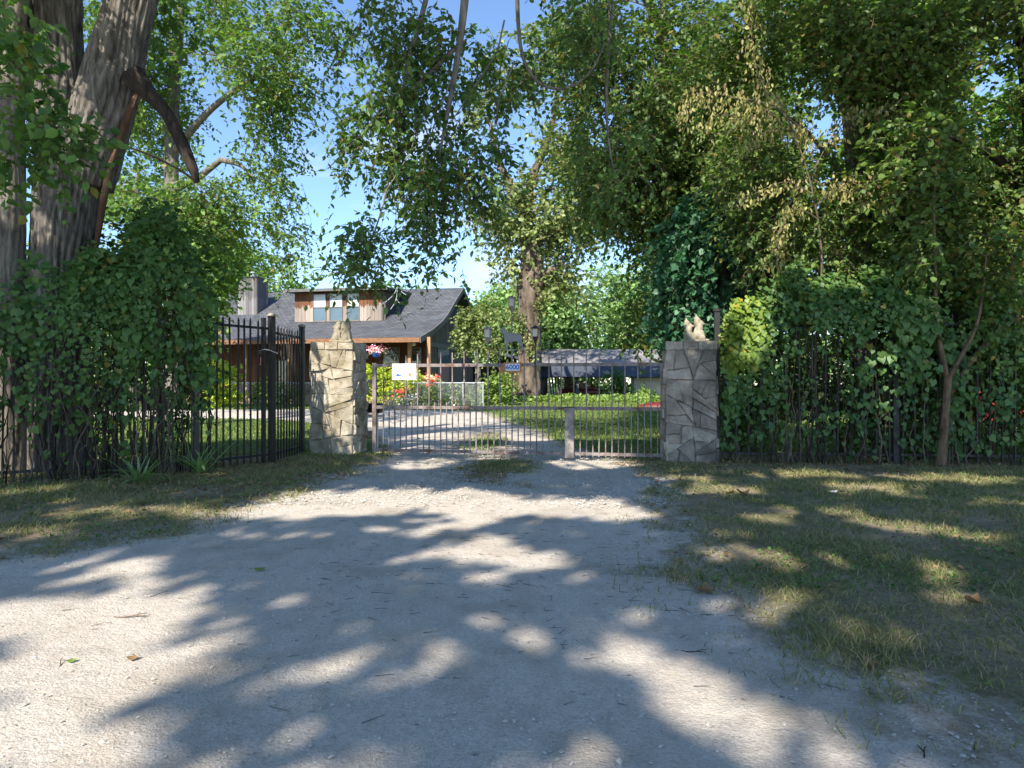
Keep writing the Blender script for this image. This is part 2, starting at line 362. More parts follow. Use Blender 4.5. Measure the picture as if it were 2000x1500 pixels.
def gravelmat():
    m, t, N, K = newmat('crushed_limestone'); vec = N.new('ShaderNodeNewGeometry').outputs['Position']
    dust = noise(t, vec, 1.1, 5, .6); fine = noise(t, vec, 60, 6, .8); mid = noise(t, vec, 9, 7, .7)
    v = N.new('ShaderNodeTexVoronoi'); v.inputs['Scale'].default_value = 75; K(vec, v.inputs['Vector'])
    v2 = N.new('ShaderNodeTexVoronoi'); v2.inputs['Scale'].default_value = 38; K(vec, v2.inputs['Vector'])
    base = ramp(t, fine, [(.27, (.32, .28, .238)), (.5, (.52, .468, .41)), (.72, (.66, .605, .545))])
    peb = ramp(t, v.outputs['Color'], [(.1, (.24, .215, .19)), (.5, (.45, .41, .36)), (.9, (.64, .60, .55))])
    c = mixc(t, ramp(t, mid, [(.50, (0, 0, 0)), (.70, (.7,) * 3)]), base, peb)
    c = mixc(t, ramp(t, dust, [(.50, (0, 0, 0)), (.66, (.7,) * 3)]), c, (.33, .285, .23))
    c = mixc(t, ramp(t, noise(t, vec, 150, 3, .7), [(.60, (0, 0, 0)), (.68, (.65,) * 3)]), c, (.17, .145, .115))
    c = mixc(t, ramp(t, noise(t, vec, 2.4, 6, .7, (2.2, .7, 1)), [(.46, (0, 0, 0)), (.68, (.55,) * 3)]), c, (.40, .345, .285))
    at = N.new('ShaderNodeAttribute'); at.attribute_name = 'edge'
    c = mixc(t, ramp(t, math_(t, 'ADD', at.outputs['Fac'], math_(t, 'MULTIPLY', math_(t, 'SUBTRACT', noise(t, vec, 7, 7, .75), .5), 1.8)), [(.5, (0, 0, 0)), (1.15, (.85,) * 3)]), c, ramp(t, fine, [(.3, (.12, .095, .06)), (.7, (.33, .27, .185))]))
    st = noise(t, vec, 13, 6, .75, (1, 3.5, 1))
    c = mixc(t, ramp(t, st, [(.68, (0, 0, 0)), (.76, (.6,) * 3)]), c, (.16, .14, .11))
    b = N.new('ShaderNodeBsdfPrincipled'); b.inputs['Roughness'].default_value = .97; b.inputs['Specular IOR Level'].default_value = .1; K(c, b.inputs['Base Color'])
    h = math_(t, 'ADD', math_(t, 'MULTIPLY', v.outputs['Distance'], .6), math_(t, 'MULTIPLY', fine, .7))
    bp = N.new('ShaderNodeBump'); bp.inputs['Distance'].default_value = .006; K(h, bp.inputs['Height'])
    b2 = N.new('ShaderNodeBump'); b2.inputs['Distance'].default_value = .025; K(mid, b2.inputs['Height']); K(bp.outputs[0], b2.inputs['Normal']); K(b2.outputs[0], b.inputs['Normal'])
    o = N.new('ShaderNodeOutputMaterial'); K(b.outputs[0], o.inputs[0]); return m
M['soil'] = groundmat(); M['gravel'] = gravelmat()

# ------------------------------------------------------------------ ground and driveway
DRIVE = np.array([(-60, -9), (-60, 3.6), (-8, 4.9), (-4.1, 5.5), (-3.6, 6.0), (-3.07, 7.2), (-2.75, 8.9), (-2.55, 10.5), (-2.5, 12.4), (-2.6, 13.8),
                  (-3.2, 17), (-5, 21.5), (-9, 24.8), (-60, 26), (-60, 30.5), (-6, 31), (-1.5, 29.5), (-.6, 26), (.7, 19.5), (1.25, 15), (2.0, 12.6),
                  (1.9, 10), (1.76, 8.1), (1.3, 5.4), (1.26, 4.15), (1.42, 3.33), (1.6, 2.95), (2.3, 2.72), (6, 2.3), (60, 1.0), (60, -9)])
def drive_sd(x, y):
    x = np.asarray(x, float); y = np.asarray(y, float); ins = np.zeros(x.shape, bool); dm = np.full(x.shape, 1e9)
    n = len(DRIVE)
    for i in range(n):
        ax, ay = DRIVE[i]; bx, by = DRIVE[(i + 1) % n]
        ex, ey = bx - ax, by - ay; t = np.clip(((x - ax) * ex + (y - ay) * ey) / (ex * ex + ey * ey), 0, 1)
        dm = np.minimum(dm, np.hypot(x - ax - t * ex, y - ay - t * ey))
        c = (ay > y) != (by > y)
        with np.errstate(divide='ignore', invalid='ignore'):
            ins ^= c & (x < ex * (y - ay) / (ey if ey else 1e-9) + ax)
    sd = np.where(ins, dm, -dm)
    isl = (np.hypot((x + .25) / .62, (y - 11.4) / 1.5) - 1) * .6            # grass island in front of the gate
    isl = np.minimum(isl, (np.hypot((x + .6) / .5, (y - 16) / 2.2) - 1) * .5)
    sd = np.minimum(sd, isl)
    nzv = (vn(x * 1.6, y * 1.6, 3.0) - .5) * .55 + (vn(x * 6, y * 6, 9.0) - .5) * .3
    return sd + nzv * np.clip(1.2 - y / 40, .4, 1)
def micro(x, y):
    near = np.clip(1.3 - y / 16, 0, 1)
    return near * ((vn(x * 1.3, y * 1.3, 1.5) - .5) * .05 + (vn(x * 5, y * 5, 2.5) - .5) * .016)
def surf(x, y):
    sd = drive_sd(x, y); k = np.clip((sd + .35) / .7, 0, 1)
    return gz(x, y) + micro(x, y) + .035 - .06 * k
xl = np.r_[-400, -250, -150, -100, np.linspace(-70, -10, 41), np.arange(-9.5, 9.51, .11), np.linspace(10, 70, 41), 100, 150, 250, 400]
yl = np.r_[-60, -30, -15, np.arange(-9, 1.4, .6), np.arange(1.5, 14, .11), np.arange(14, 36, .33), np.arange(36, 70, 1.5), 75, 85, 100, 130, 180, 260, 420, 700]
def grid(xl, yl, zf):
    X, Y = np.meshgrid(xl, yl); Z = zf(X, Y); nx = len(xl)
    V = np.stack([X, Y, Z], -1).reshape(-1, 3); i, j = np.meshgrid(np.arange(nx - 1), np.arange(len(yl) - 1)); a = (j * nx + i).ravel()
    return V, np.stack([a, a + 1, a + nx + 1, a + nx], 1), X, Y
V, Fq, _, _ = grid(xl, yl, surf)
def edge_attr(o, v):
    a = o.data.attributes.new('edge', 'FLOAT', 'POINT'); a.data.foreach_set('value', np.ascontiguousarray(v, np.float32)); return o
tag(edge_attr(link('ground', npmesh('ground', V, Fq, M['soil'], True)), np.clip(1 + drive_sd(V[:, 0], V[:, 1]) / .55, 0, 1)), 'patchy soil and grass ground around the gravel drive', 'ground', kind='structure')
xd = xl[(xl >= -70) & (xl <= 70)]; yd = yl[(yl >= -9) & (yl <= 34)]
V, Fq, X, Y = grid(xd, yd, lambda x, y: gz(x, y) + micro(x, y) * .7 + .012 - .035 * np.exp(-((np.abs(x) - .95) / .25) ** 2) * ((y > 5) & (y < 16)) * .5)
sd = drive_sd(X, Y).ravel(); keep = (sd[Fq] > -.3).any(1)
used = np.unique(Fq[keep]); rm = np.full(len(V), -1); rm[used] = np.arange(len(used))
tag(edge_attr(link('gravel_driveway', npmesh('gravel_driveway', V[used], rm[Fq[keep]], M['gravel'], True)), np.clip(1 - sd[used] / .5, 0, 1)), 'pale crushed limestone driveway running to the gate', 'driveway', kind='structure')
def top(x, y):
    x = np.asarray(x, float); y = np.asarray(y, float)
    return np.maximum(surf(x, y), np.where(drive_sd(x, y) > -.3, gz(x, y) + micro(x, y) * .7 + .012, -9))

# ------------------------------------------------------------------ leaves
T_LEAF = np.array([(0, 0, 0), (.28, .42, .06), (.62, .40, .05), (1, 0, -.10), (.62, -.40, .05), (.28, -.42, .06)])
T_LEAF_F = np.array([(0, 3, 2, 1), (0, 5, 4, 3)])
T_RH = np.array([(0, 0, 0), (.45, .46, .07), (1, 0, -.08), (.45, -.46, .07)]); T_RH_F = np.array([(0, 2, 1), (0, 3, 2)])
T_HEART = np.array([(.06, 0, .02), (-.14, .28, .05), (.30, .52, .07), (1, 0, -.10), (.30, -.52, .07), (-.14, -.28, .05)])
T_HEART_F = np.array([(0, 3, 2, 1), (0, 5, 4, 3)])
TM = {'leaf': (T_LEAF, T_LEAF_F), 'rh': (T_RH, T_RH_F), 'heart': (T_HEART, T_HEART_F)}
def leaf_obj(name, B, D, N, Ln, Wr, m, parent=None, tm='leaf'):
    t, tf = TM[tm]; D = unit(D); Sd = unit(np.cross(N, D)); N = np.cross(D, Sd); Ln = np.broadcast_to(Ln, (len(B),))
    V = B[:, None, :] + Ln[:, None, None] * (t[None, :, 0:1] * D[:, None, :] + t[None, :, 1:2] * Wr * Sd[:, None, :] + t[None, :, 2:3] * N[:, None, :])
    k = len(t); Fc = (np.arange(len(B)) * k)[:, None, None] + tf[None]
    return link(name, npmesh(name, V.reshape(-1, 3), Fc.reshape(-1, tf.shape[1]), m), parent)
def sprays(O, D, Ln, nl, droop, leafdown=.3, jit=.35):
    n = len(O); t = (np.arange(nl) + .7) / nl; t = np.broadcast_to(t, (n, nl)) + rng.normal(0, .03, (n, nl))
    dn = -UP
    pos = O[:, None, :] + Ln[:, None, None] * (D[:, None, :] * t[..., None] + dn * (droop * t ** 2)[..., None])
    tan = unit(D[:, None, :] + dn * (2 * droop * t)[..., None])
    side = unit(np.cross(tan, UP + rng.normal(0, .25, (n, nl, 3)))); sg = np.where(np.arange(nl) % 2, 1, -1)[None, :, None]
    ld = unit(tan * .55 + sg * side * .75 + dn * leafdown + rng.normal(0, jit, (n, nl, 3)))
    nm = unit(UP + rng.normal(0, .55, (n, nl, 3)))
    return pos.reshape(-1, 3), ld.reshape(-1, 3), nm.reshape(-1, 3)
def twigs(name, O, D, Ln, droop, r, m, parent):
    n = len(O); ts = np.array([0, .5, 1.0]); c = O[:, None, :] + Ln[:, None, None] * (D[:, None, :] * ts[None, :, None] - UP * (droop * ts ** 2)[None, :, None])
    u = unit(np.cross(D, UP + .01)); w = np.cross(D, u); rr = r * np.array([1, .7, .3])
    a = np.arange(3) * 2.0944
    V = c[:, :, None, :] + rr[None, :, None, None] * (np.cos(a)[None, None, :, None] * u[:, None, None, :] + np.sin(a)[None, None, :, None] * w[:, None, None, :])
    f = np.array([(k * 3 + i, k * 3 + (i + 1) % 3, (k + 1) * 3 + (i + 1) % 3, (k + 1) * 3 + i) for k in (0, 1) for i in range(3)])
    Fc = (np.arange(n) * 9)[:, None, None] + f[None]
    return V.reshape(-1, 3), Fc.reshape(-1, 4)
def blob_pts(blobs, shell=.45, gap=None):
    """blobs in photo terms: (px, py, depth, rx_px, ry_px, r_depth, count)"""
    R = []
    for px, py, d, rx, ry, rd, n in blobs:
        c = P(px, py, d); r = np.array([rx / F * d, rd, ry / F * d])
        u = unit(rng.normal(size=(n * 3, 3))) * (rng.random((n * 3, 1)) ** shell); p = c + u * r
        fq = 9.0 / max(d, 6) ; q = vn(p[:, 0] * fq, p[:, 1] * fq * .6, p[:, 2] * fq)
        p = p[np.argsort(-(q + rng.normal(0, .13, len(q))))[:n]]; R.append(p)
    return np.concatenate(R)
LAST = []
def make_tree(name, label, stems, clusters, leaf, lm, bark, twig_m, m=7, nl=9, slen=(.35, .7), droop=.35, crad=.3, tm='leaf', wr=.9, base=None, group=None,
              branch_r=.03, conn=1, center=None, twig_r=.004, bark_kw=None, tight=0, tight_leaf=None, tight_m=None):
    base = stems[0][1][0] if base is None else base
    root = thing(name, label, 'tree', (0, 0, 0), group=group)
    root.location = tuple(base); off = np.array(base)
    def rel(o): o.location = tuple(-off); return o
    nodes = []; LAST.clear()
    for k, (pn, pts, rad) in enumerate(stems):
        kw = dict(n=40, step=.1, amp=.05, ridges=10, flare=.5 if k == 0 else 0)
        kw.update(bark_kw or {})
        if k > 0: kw['flare'] = 0; f_ = max(rad) / max(stems[0][2]); kw['n'] = max(12, int(kw['n'] * min(1, f_))); kw['ridges'] = max(4, int(kw['ridges'] * min(1, f_)))
        if max(rad) < .06: kw['n'] = 8; kw['amp'] = .02
        LAST.append(rel(bark_tube(pn, pts, rad, bark, root, **kw)))
        q, _ = smooth_path(pts, rad, .25); nodes.append(q[len(q) // 2 if k == 0 else 0:])
    nodes = np.concatenate(nodes)
    # branches towards the leaf clusters
    order = np.argsort([np.min(np.linalg.norm(nodes - c, axis=1)) for c in clusters]); bv = []; bf = []; nb = 0
    for q in order[::conn]:
        c = clusters[q]; dd = np.linalg.norm(nodes - c, axis=1) + .6 * np.maximum(nodes[:, 2] - c[2], 0); s = nodes[np.argmin(dd)]
        ln = np.linalg.norm(c - s)
        if ln < .15: continue
        mid = (s + c) / 2 + rng.normal(0, .08 * ln, 3) + UP * .1 * ln; k = np.linspace(0, 1, 6)[:, None]
        pth = (1 - k) ** 2 * s + 2 * k * (1 - k) * mid + k ** 2 * c
        r0 = min(branch_r * (.35 + .3 * ln), branch_r * 2.2); v, f = tube(pth, np.linspace(r0, r0 * .3, 6), 5, False)
        bv.append(v); bf.append(np.array(f) + nb); nb += len(v); nodes = np.concatenate([nodes, pth[2:]])
    n = len(clusters); O = np.repeat(clusters, m, 0) + rng.normal(0, crad * .5, (n * m, 3))
    cen = clusters.mean(0) if center is None else np.array(center)
    D = unit(unit(O - cen) * .5 + rng.normal(0, .7, O.shape) + np.array([0, 0, .05])); Ls = rng.uniform(*slen, len(O))
    if tight: k = tight * m; O[:k] = np.repeat(clusters[:tight], m, 0) + (O[:k] - np.repeat(clusters[:tight], m, 0)) * .6; Ls[:k] *= .45
    tv, tf = twigs('t', O, D, Ls, droop, twig_r, None, None); bv.append(tv); bf.append(tf + nb)
    rel(link('branches', npmesh('branches', np.concatenate(bv), np.concatenate(bf), twig_m, True), root))['kind'] = 'stuff'
    B, LD, NM = sprays(O, D, Ls, nl, droop); sz = leaf * rng.uniform(.45, 1.35, len(B))
    if tight: sz[:tight * m * nl] *= tight_leaf / leaf
    rel(leaf_obj('crown', B, LD, NM, sz, wr, lm, root, tm))
    return root

# --- the tree whose limbs hang over the drive (trunk and rear crown out of view, that crown shaped to cast the dapples)
LIT = [(120, 1200, 260, 55), (250, 1280, 250, 75), (110, 1420, 200, 110), (330, 1455, 280, 55), (545, 1285, 60, 30), (710, 1310, 110, 52), (960, 1255, 60, 45),
       (890, 1390, 52, 38), (700, 1190, 50, 14), (560, 1000, 170, 16), (780, 968, 220, 17), (1010, 985, 230, 22), (1190, 1000, 100, 16), (520, 1045, 95, 12),
       (300, 1105, 150, 16), (1050, 1070, 55, 11), (1150, 1255, 100, 36), (1335, 1305, 115, 55), (1320, 1375, 90, 40), (1500, 1370, 70, 34), (1610, 1352, 45, 28),
       (1690, 1440, 95, 66), (1430, 1470, 80, 45), (1170, 1450, 90, 48), (1050, 1465, 60, 50), (740, 1470, 150, 40), (590, 1170, 90, 18), (960, 1190, 35, 12),
       (1600, 1095, 100, 18), (1790, 1112, 90, 14), (1480, 1085, 60, 18), (1400, 960, 80, 10), (1700, 955, 90, 9), (1860, 938, 110, 9), (1550, 930, 100, 8), (1950, 985, 70, 9),
       (1620, 1000, 70, 9), (1660, 1255, 80, 36), (200, 1000, 90, 12), (90, 962, 60, 9), (330, 1005, 70, 9), (150, 1040, 100, 9), (820, 905, 80, 9), (1160, 903, 80, 11),
       (985, 893, 70, 6), (620, 1100, 50, 10), (800, 1130, 45, 10), (880, 1030, 80, 9), (1180, 1120, 50, 11), (1020, 1330, 40, 22), (480, 1370, 40, 14), (820, 1240, 40, 16), (1250, 1200, 40, 14), (1440, 1180, 50, 14), (1560, 1190, 60, 16), (1750, 1200, 70, 18), (1900, 1300, 80, 30), (1850, 1160, 50, 12), (1500, 1010, 60, 9), (1760, 1030, 70, 10), (640, 905, 60, 7), (1330, 935, 50, 7), (420, 930, 50, 5), (1470, 1040, 60, 10), (1880, 1050, 60, 10), (640, 1365, 45, 16), (450, 1160, 120, 14)]
LITG = []
for px, py, rx, ry in LIT:
    if py > 1240 and px > 480: rx *= .93; ry *= .93
    d = H * F / (py - 750); LITG.append(((px - 1000) / F * d, d, rx / F * d, ry * d * d / (H * F)))
KEEP3 = [((-3.45, 13.1, 1.9), .8), ((-3.5, 13.0, .9), .7), ((4.0, 11.1, 2.6), .55), ((5.3, 11.3, 4.4), 1.0), ((4.6, 11.8, 3.9), .7), ((-.5, 12.8, 1.2), .8), ((-1.8, 13, 1.4), .6), ((6.3, 11.3, 4.9), .6),
         ((-6.9, 10.3, 5.4), .55), ((-6.4, 10.3, 6.7), .8), ((-7.3, 10.3, 4.2), .45), ((-7.6, 10.3, 6.3), .4)]
KEEP3 = [(np.array(a, float), r) for a, r in KEEP3]
def shade_canopy(xr, yr, step, zc, zj):
    gx, gy = np.meshgrid(np.arange(*xr, step), np.arange(*yr, step)); g = np.stack([gx.ravel(), gy.ravel()], 1); g = g + rng.uniform(-.5, .5, g.shape) * step
    lit = np.zeros(len(g), bool)
    for cx, cy, rx, ry in LITG: lit |= ((g[:, 0] - cx) / (rx * 1.04 + .012 * cy)) ** 2 + ((g[:, 1] - cy) / (ry * 1.04 + .014 * cy)) ** 2 < 1
    far = np.clip((g[:, 1] - 12) / 2, 0, 1); gapn = vn(g[:, 0] * .9 + 3, g[:, 1] * .55, 4.0)
    lit |= (gapn > .9 - .32 * far)
    g = g[~lit]; z = zc + zj * (vn(g[:, 0] * .5, g[:, 1] * .5, 7.0) - .5) * 2 + rng.normal(0, .25, len(g))
    p = np.c_[g, np.zeros(len(g))] - SD * (z / -SD[2])[:, None] * 1.0
    ok = (p[:, 2] > H + .5625 * np.maximum(p[:, 1], 0) + .75) | (p[:, 1] < .2) | (np.abs(p[:, 0]) > .80 * np.maximum(p[:, 1], 0) + .6)
    for c, r in KEEP3:
        w = p - c; ax = w @ SD; dist = np.linalg.norm(w - ax[:, None] * SD, axis=1); ok &= ~((dist < r) & (ax < 0))
    return p[ok]
can = shade_canopy((-6.6, 9.5), (1.6, 16.5), .26, 12.2, .9)  # unseen leaves placed up-sun, gaps shaped so light falls on the LIT patches
tg = [np.array([x, 11.85 - .19 * (x - 3.1), z]) for x in np.arange(2.55, 3.75, .22) for z in np.arange(.15, 2.0, .26)]          # unseen leaf clusters added to shade the right pillar
tg += [np.array([x, 12.3 - .19 * (x - 1.5), z]) for x in np.arange(.6, 2.5, .3) for z in np.arange(.9, 1.9, .3)]  # more unseen clusters added to shade the right half of the gate
rt = np.c_[rng.uniform(4.2, 10.5, 420), rng.uniform(11.5, 12.6, 420), rng.uniform(2.6, 7.6, 420)]; rt = rt[vn(rt[:, 0] * .75, rt[:, 2] * .75, 3.3) < .58]           # unseen leaf clusters added to half-shade the crowns at right
for c, r in KEEP3: w_ = rt - c; ax_ = w_ @ SD; rt = rt[np.linalg.norm(w_ - ax_[:, None] * SD, axis=1) > r]
zz = np.maximum(8.2, rt[:, 2] + 3.6) + rng.normal(0, .3, len(rt)); rt = rt - SD * ((zz - rt[:, 2]) / -SD[2])[:, None]; can = np.concatenate([can, rt[(rt[:, 2] > H + .5625 * rt[:, 1] + .8)]])
tg = np.array(tg); zz = 8.6 + rng.normal(0, .25, len(tg)); can = np.concatenate([can, tg - SD * ((zz - tg[:, 2]) / -SD[2])[:, None]])
hang = blob_pts([(770, 300, 9, 85, 180, .8, 34), (855, 210, 9, 135, 170, 1.0, 50), (940, 340, 9.2, 55, 90, .7, 24), (715, 470, 8.6, 46, 62, .45, 18), (850, 400, 9, 55, 95, .6, 19),
                 (985, 110, 9.6, 95, 110, 1.0, 26), (780, 60, 9, 90, 80, .8, 22), (1130, 60, 9.8, 110, 80, .9, 22), (848, 480, 8.9, 16, 40, .3, 6), (665, 80, 9.5, 22, 50, .4, 3), (1180, 300, 10, 60, 110, .6, 14), (690, 270, 9, 30, 50, .4, 5)])
tb = np.array([-1.5, -8.2, 0.0])
stems = [('trunk', [tb, tb + [-.05, .1, 3], tb + [-.1, .4, 6.5], tb + [0, 1.2, 10]], [.5, .44, .38, .24]),
         ('limb', [tb + [-.1, .6, 7.2], (-.9, -3.0, 9.6), (.2, 2.2, 10.2), (-.2, 6.3, 9.2), P(915, -230, 9), P(917, 0, 9), P(903, 95, 9), P(882, 170, 9), P(868, 250, 9), P(850, 345, 9)],
          [.19, .14, .11, .09, .07, .052, .044, .036, .028, .01]),
         ('limb', [tb + [-.1, .8, 8], (-5, -6.5, 10.6), (-9.5, -4.5, 12)], [.17, .11, .03]), ('limb', [tb + [0, 1, 9], (.8, -5.6, 11), (3.6, -2.5, 12)], [.15, .1, .03]),
         ('limb', [tb + [0, 1, 9.4], (-2.6, -3, 11.6), (-4.5, 1, 12.4)], [.15, .1, .03]),
         ('limb', [P(985, 40, 9.3), P(972, 100, 9.2), P(920, 180, 9), P(880, 240, 8.9), P(800, 262, 8.9)], [.012, .011, .009, .007, .003]), ('limb', [P(1005, 120, 9.3), P(975, 190, 9.2), P(968, 240, 9.1), P(992, 300, 9)], [.011, .009, .007, .003]),
         ('limb', [P(830, 215, 8.9), P(800, 300, 8.8), P(772, 345, 8.7), P(735, 400, 8.6)], [.010, .008, .006, .003]), ('limb', [P(903, 95, 9), P(846, 250, 8.8), P(828, 300, 8.8), P(820, 400, 8.7)], [.010, .008, .006, .003]),
         ('limb', [(.2, 2.2, 10.2), (-.6, 6, 9), P(868, -170, 9), P(838, 0, 9), P(806, 75, 9), P(796, 130, 9), P(780, 200, 9)], [.07, .06, .045, .036, .03, .02, .008]),
         ('limb', [P(904, 80, 9), P(832, 150, 9), P(762, 212, 9), P(690, 278, 9), P(640, 330, 9)], [.03, .026, .022, .014, .005]),
         ('limb', [(-.2, 6.3, 9.2), P(1005, -160, 9.6), P(1012, 55, 9.6), P(1016, 130, 9.6), P(1042, 176, 9.6), P(1092, 190, 9.6), P(1150, 165, 9.6), P(1188, 80, 9.6), P(1205, -60, 9.6)],
          [.06, .04, .028, .023, .02, .018, .016, .012, .008]),
         ('limb', [(-.1, 5.3, 9.5), P(1150, -260, 10), P(1200, -60, 10), P(1192, 70, 10), P(1180, 170, 10), P(1183, 290, 10), P(1205, 360, 10)], [.07, .055, .045, .032, .022, .015, .006]),
         ('limb', [P(800, 90, 9.1), P(770, 300, 9.1), P(745, 420, 8.9), P(705, 520, 8.7)], [.024, .016, .011, .005]),
         ('limb', [P(868, 250, 9), P(900, 340, 9.1), P(880, 430, 9), P(855, 525, 8.9)], [.02, .014, .010, .004])]
make_tree('overhanging_tree', 'leafy tree with thin drooping branches hanging over the drive at top centre', stems, np.concatenate([can, hang]), .088, M['lf_hang'], M['bark_grey'], M['twig'],
          m=6, nl=9, slen=(.25, .6), droop=.35, crad=.28, conn=3, branch_r=.011, center=(0, 4, 9), twig_r=.005, wr=.62, tight=len(can), tight_leaf=.19, bark_kw=dict(step=.12))

# --- big forked tree at the left, behind the vine-covered fence
D1 = 10.9
st = [('trunk', [P(100, 925, D1), P(104, 800, D1), P(112, 640, D1), P(118, 500, D1), P(132, 380, D1), P(150, 290, D1), P(155, 240, D1)], [.52, .48, .45, .44, .47, .49, .42]),
      ('stem', [P(124, 330, D1), P(110, 200, D1), P(106, 80, D1), P(104, -60, D1), P(85, -330, D1 - .5), P(40, -700, D1 - 1)], [.36, .40, .39, .37, .28, .14]),
      ('stem', [P(165, 360, D1), P(192, 250, D1), P(218, 160, D1), P(238, 70, D1), P(262, -30, D1), P(330, -260, D1), P(440, -560, D1 - .5)], [.40, .44, .43, .37, .355, .28, .12]),
      ('limb', [P(262, 150, D1 - .35), P(292, 182, D1 - .4), P(330, 225, D1 - .4), P(358, 285, D1 - .4), P(378, 330, D1 - .4), P(386, 356, D1 - .4)], [.19, .11, .09, .09, .075, .035]),
      ('limb', [P(90, -200, D1 - .3), (-7.8, 7.5, 9.3), (-7.4, 5, 9.3), (-7.2, 2.2, 9.0)], [.26, .19, .13, .05]),
      ('limb', [P(260, -40, D1), P(400, -240, D1), P(600, -420, D1 - .5), P(760, -520, D1)], [.2, .15, .1, .04])]
lc = blob_pts([(40, 110, 7.6, 60, 80, .4, 8), (140, 240, 7.7, 80, 30, .25, 6), (30, 330, 7.8, 40, 90, .35, 8), (20, 30, 7.8, 50, 30, .4, 3), (320, 50, 11.8, 40, 50, .6, 7), (420, -220, 11, 260, 100, 1.5, 40), (60, 230, 7.9, 40, 40, .3, 3)])
shade_crown = np.array([-7.4, 4.6, 8.9]) + unit(rng.normal(size=(330, 3))) * (rng.random((330, 1)) ** .4) * np.array([2.9, 3.6, 1.3])  # unseen part of the crown, added to shade the left vine
okc = (np.abs(shade_crown[:, 0]) > .8 * shade_crown[:, 1] + .3) | (shade_crown[:, 2] > H + .58 * shade_crown[:, 1] + .5)
for c, r in KEEP3:
    w = shade_crown - c; ax = w @ SD; okc &= ~((np.linalg.norm(w - ax[:, None] * SD, axis=1) < r) & (ax < 0))
big = make_tree('forked_tree', 'massive forked tree with deeply furrowed bark rising behind the left vine', st, np.concatenate([lc, shade_crown[okc]]), .115, M['lf_hang'], M['bark_big'], M['twig'],
                m=6, nl=8, slen=(.3, .6), droop=.3, crad=.35, branch_r=.02, wr=.8, bark_kw=dict(n=200, step=.05, amp=.085, ridges=34, flare=.12))
LAST[3].data.materials[0] = M['bark_dark']; tag(LAST[3], 'dark broken limb hanging down')
# reddish torn strip down the side of the trunk
q, r = smooth_path([P(272, 172, D1 - .12), P(250, 230, D1 - .1), P(222, 300, D1 - .1), P(204, 380, D1 - .1), P(190, 470, D1 - .1), P(182, 520, D1 - .1)], [.02, .065, .06, .05, .035, .01], .05)
o = bark_tube('bark_scar', q, r, M['scar'], big, n=20, step=.06, amp=.25, ridges=5); o.location = tuple(-np.array(big.location)); tag(o, 'reddish torn bark strip')
# --- slim pale trunk at the very left edge
D2 = 10.4
st = [('trunk', [P(12, 940, D2), P(14, 700, D2), P(16, 500, D2), P(18, 300, D2), P(14, 120, D2), P(20, -60, D2), P(0, -400, D2)], [.27, .235, .225, .215, .21, .2, .13]),
      ('limb', [P(18, 100, D2), P(40, 20, D2 - .1), P(60, -120, D2 - .3)], [.12, .11, .07])]
make_tree('pale_trunk_tree', 'slim pale-barked trunk at the far left edge beside the massive forked tree', st, blob_pts([(-120, -300, 10, 200, 150, 1.2, 60), (40, -180, 9.5, 120, 80, 1, 20)]), .12, M['lf_hang'], M['bark_grey'], M['twig'],
          m=6, nl=8, branch_r=.02, bark_kw=dict(n=90, step=.06, amp=.06, ridges=20))
# --- mid-left trees inside the grounds
st = [('trunk', [P(338, 792, 21), P(336, 600, 21), P(336, 400, 21), P(333, 270, 21), P(345, 90, 21), P(360, -80, 21)], [.27, .24, .22, .2, .17, .08]),
      ('limb', [P(336, 372, 21), P(384, 350, 20.8), P(432, 312, 20.6), P(470, 322, 20.4), P(500, 350, 20.2)], [.12, .1, .085, .06, .02]),
      ('limb', [P(335, 420, 21), P(322, 385, 20.8), P(330, 362, 20.6), P(360, 352, 20.6)], [.1, .09, .08, .03]),
      ('limb', [P(336, 300, 21), P(420, 200, 20.5), P(520, 140, 20), P(600, 80, 20)], [.12, .09, .06, .02])]
make_tree('lawn_tree', 'tall sunlit broadleaf tree left of the chimney with sky showing through', st,
          blob_pts([(390, 110, 20.5, 170, 140, 3, 130), (500, 220, 20, 80, 150, 2.5, 58), (340, 240, 22, 110, 90, 2.5, 36), (440, 400, 19.5, 100, 80, 2, 52), (260, 400, 21, 50, 70, 2, 12), (585, 50, 19.5, 65, 60, 2, 20), (530, 390, 20, 40, 80, 1.5, 12), (555, 490, 19.5, 36, 30, 1, 6), (590, 200, 20, 30, 60, 1.2, 6)]),
          .135, M['lf_mid'], M['bark_grey'], M['twig'], m=9, nl=10, wr=.65, slen=(.5, 1.0), droop=.3, crad=.5, branch_r=.03, twig_r=.007, bark_kw=dict(step=.2, n=24))
st = [('trunk', [P(255, 790, 30), P(255, 600, 30), P(262, 430, 30), P(270, 330, 30)], [.3, .26, .2, .08])]
make_tree('yard_tree', 'lower yellow-green tree behind the vine mass at left', st, blob_pts([(250, 420, 30, 110, 80, 3, 60), (370, 500, 29, 85, 80, 2.5, 60), (180, 560, 29, 160, 100, 2.5, 70), (330, 590, 28, 90, 70, 2, 40), (440, 470, 30, 50, 50, 1.5, 20)]),
          .21, M['lf_lime'] if False else M['lf_mid'], M['bark_grey'], M['twig'], m=8, nl=8, slen=(.6, 1.1), crad=.7, tm='rh', branch_r=.04, twig_r=.009, bark_kw=dict(step=.25, n=20))
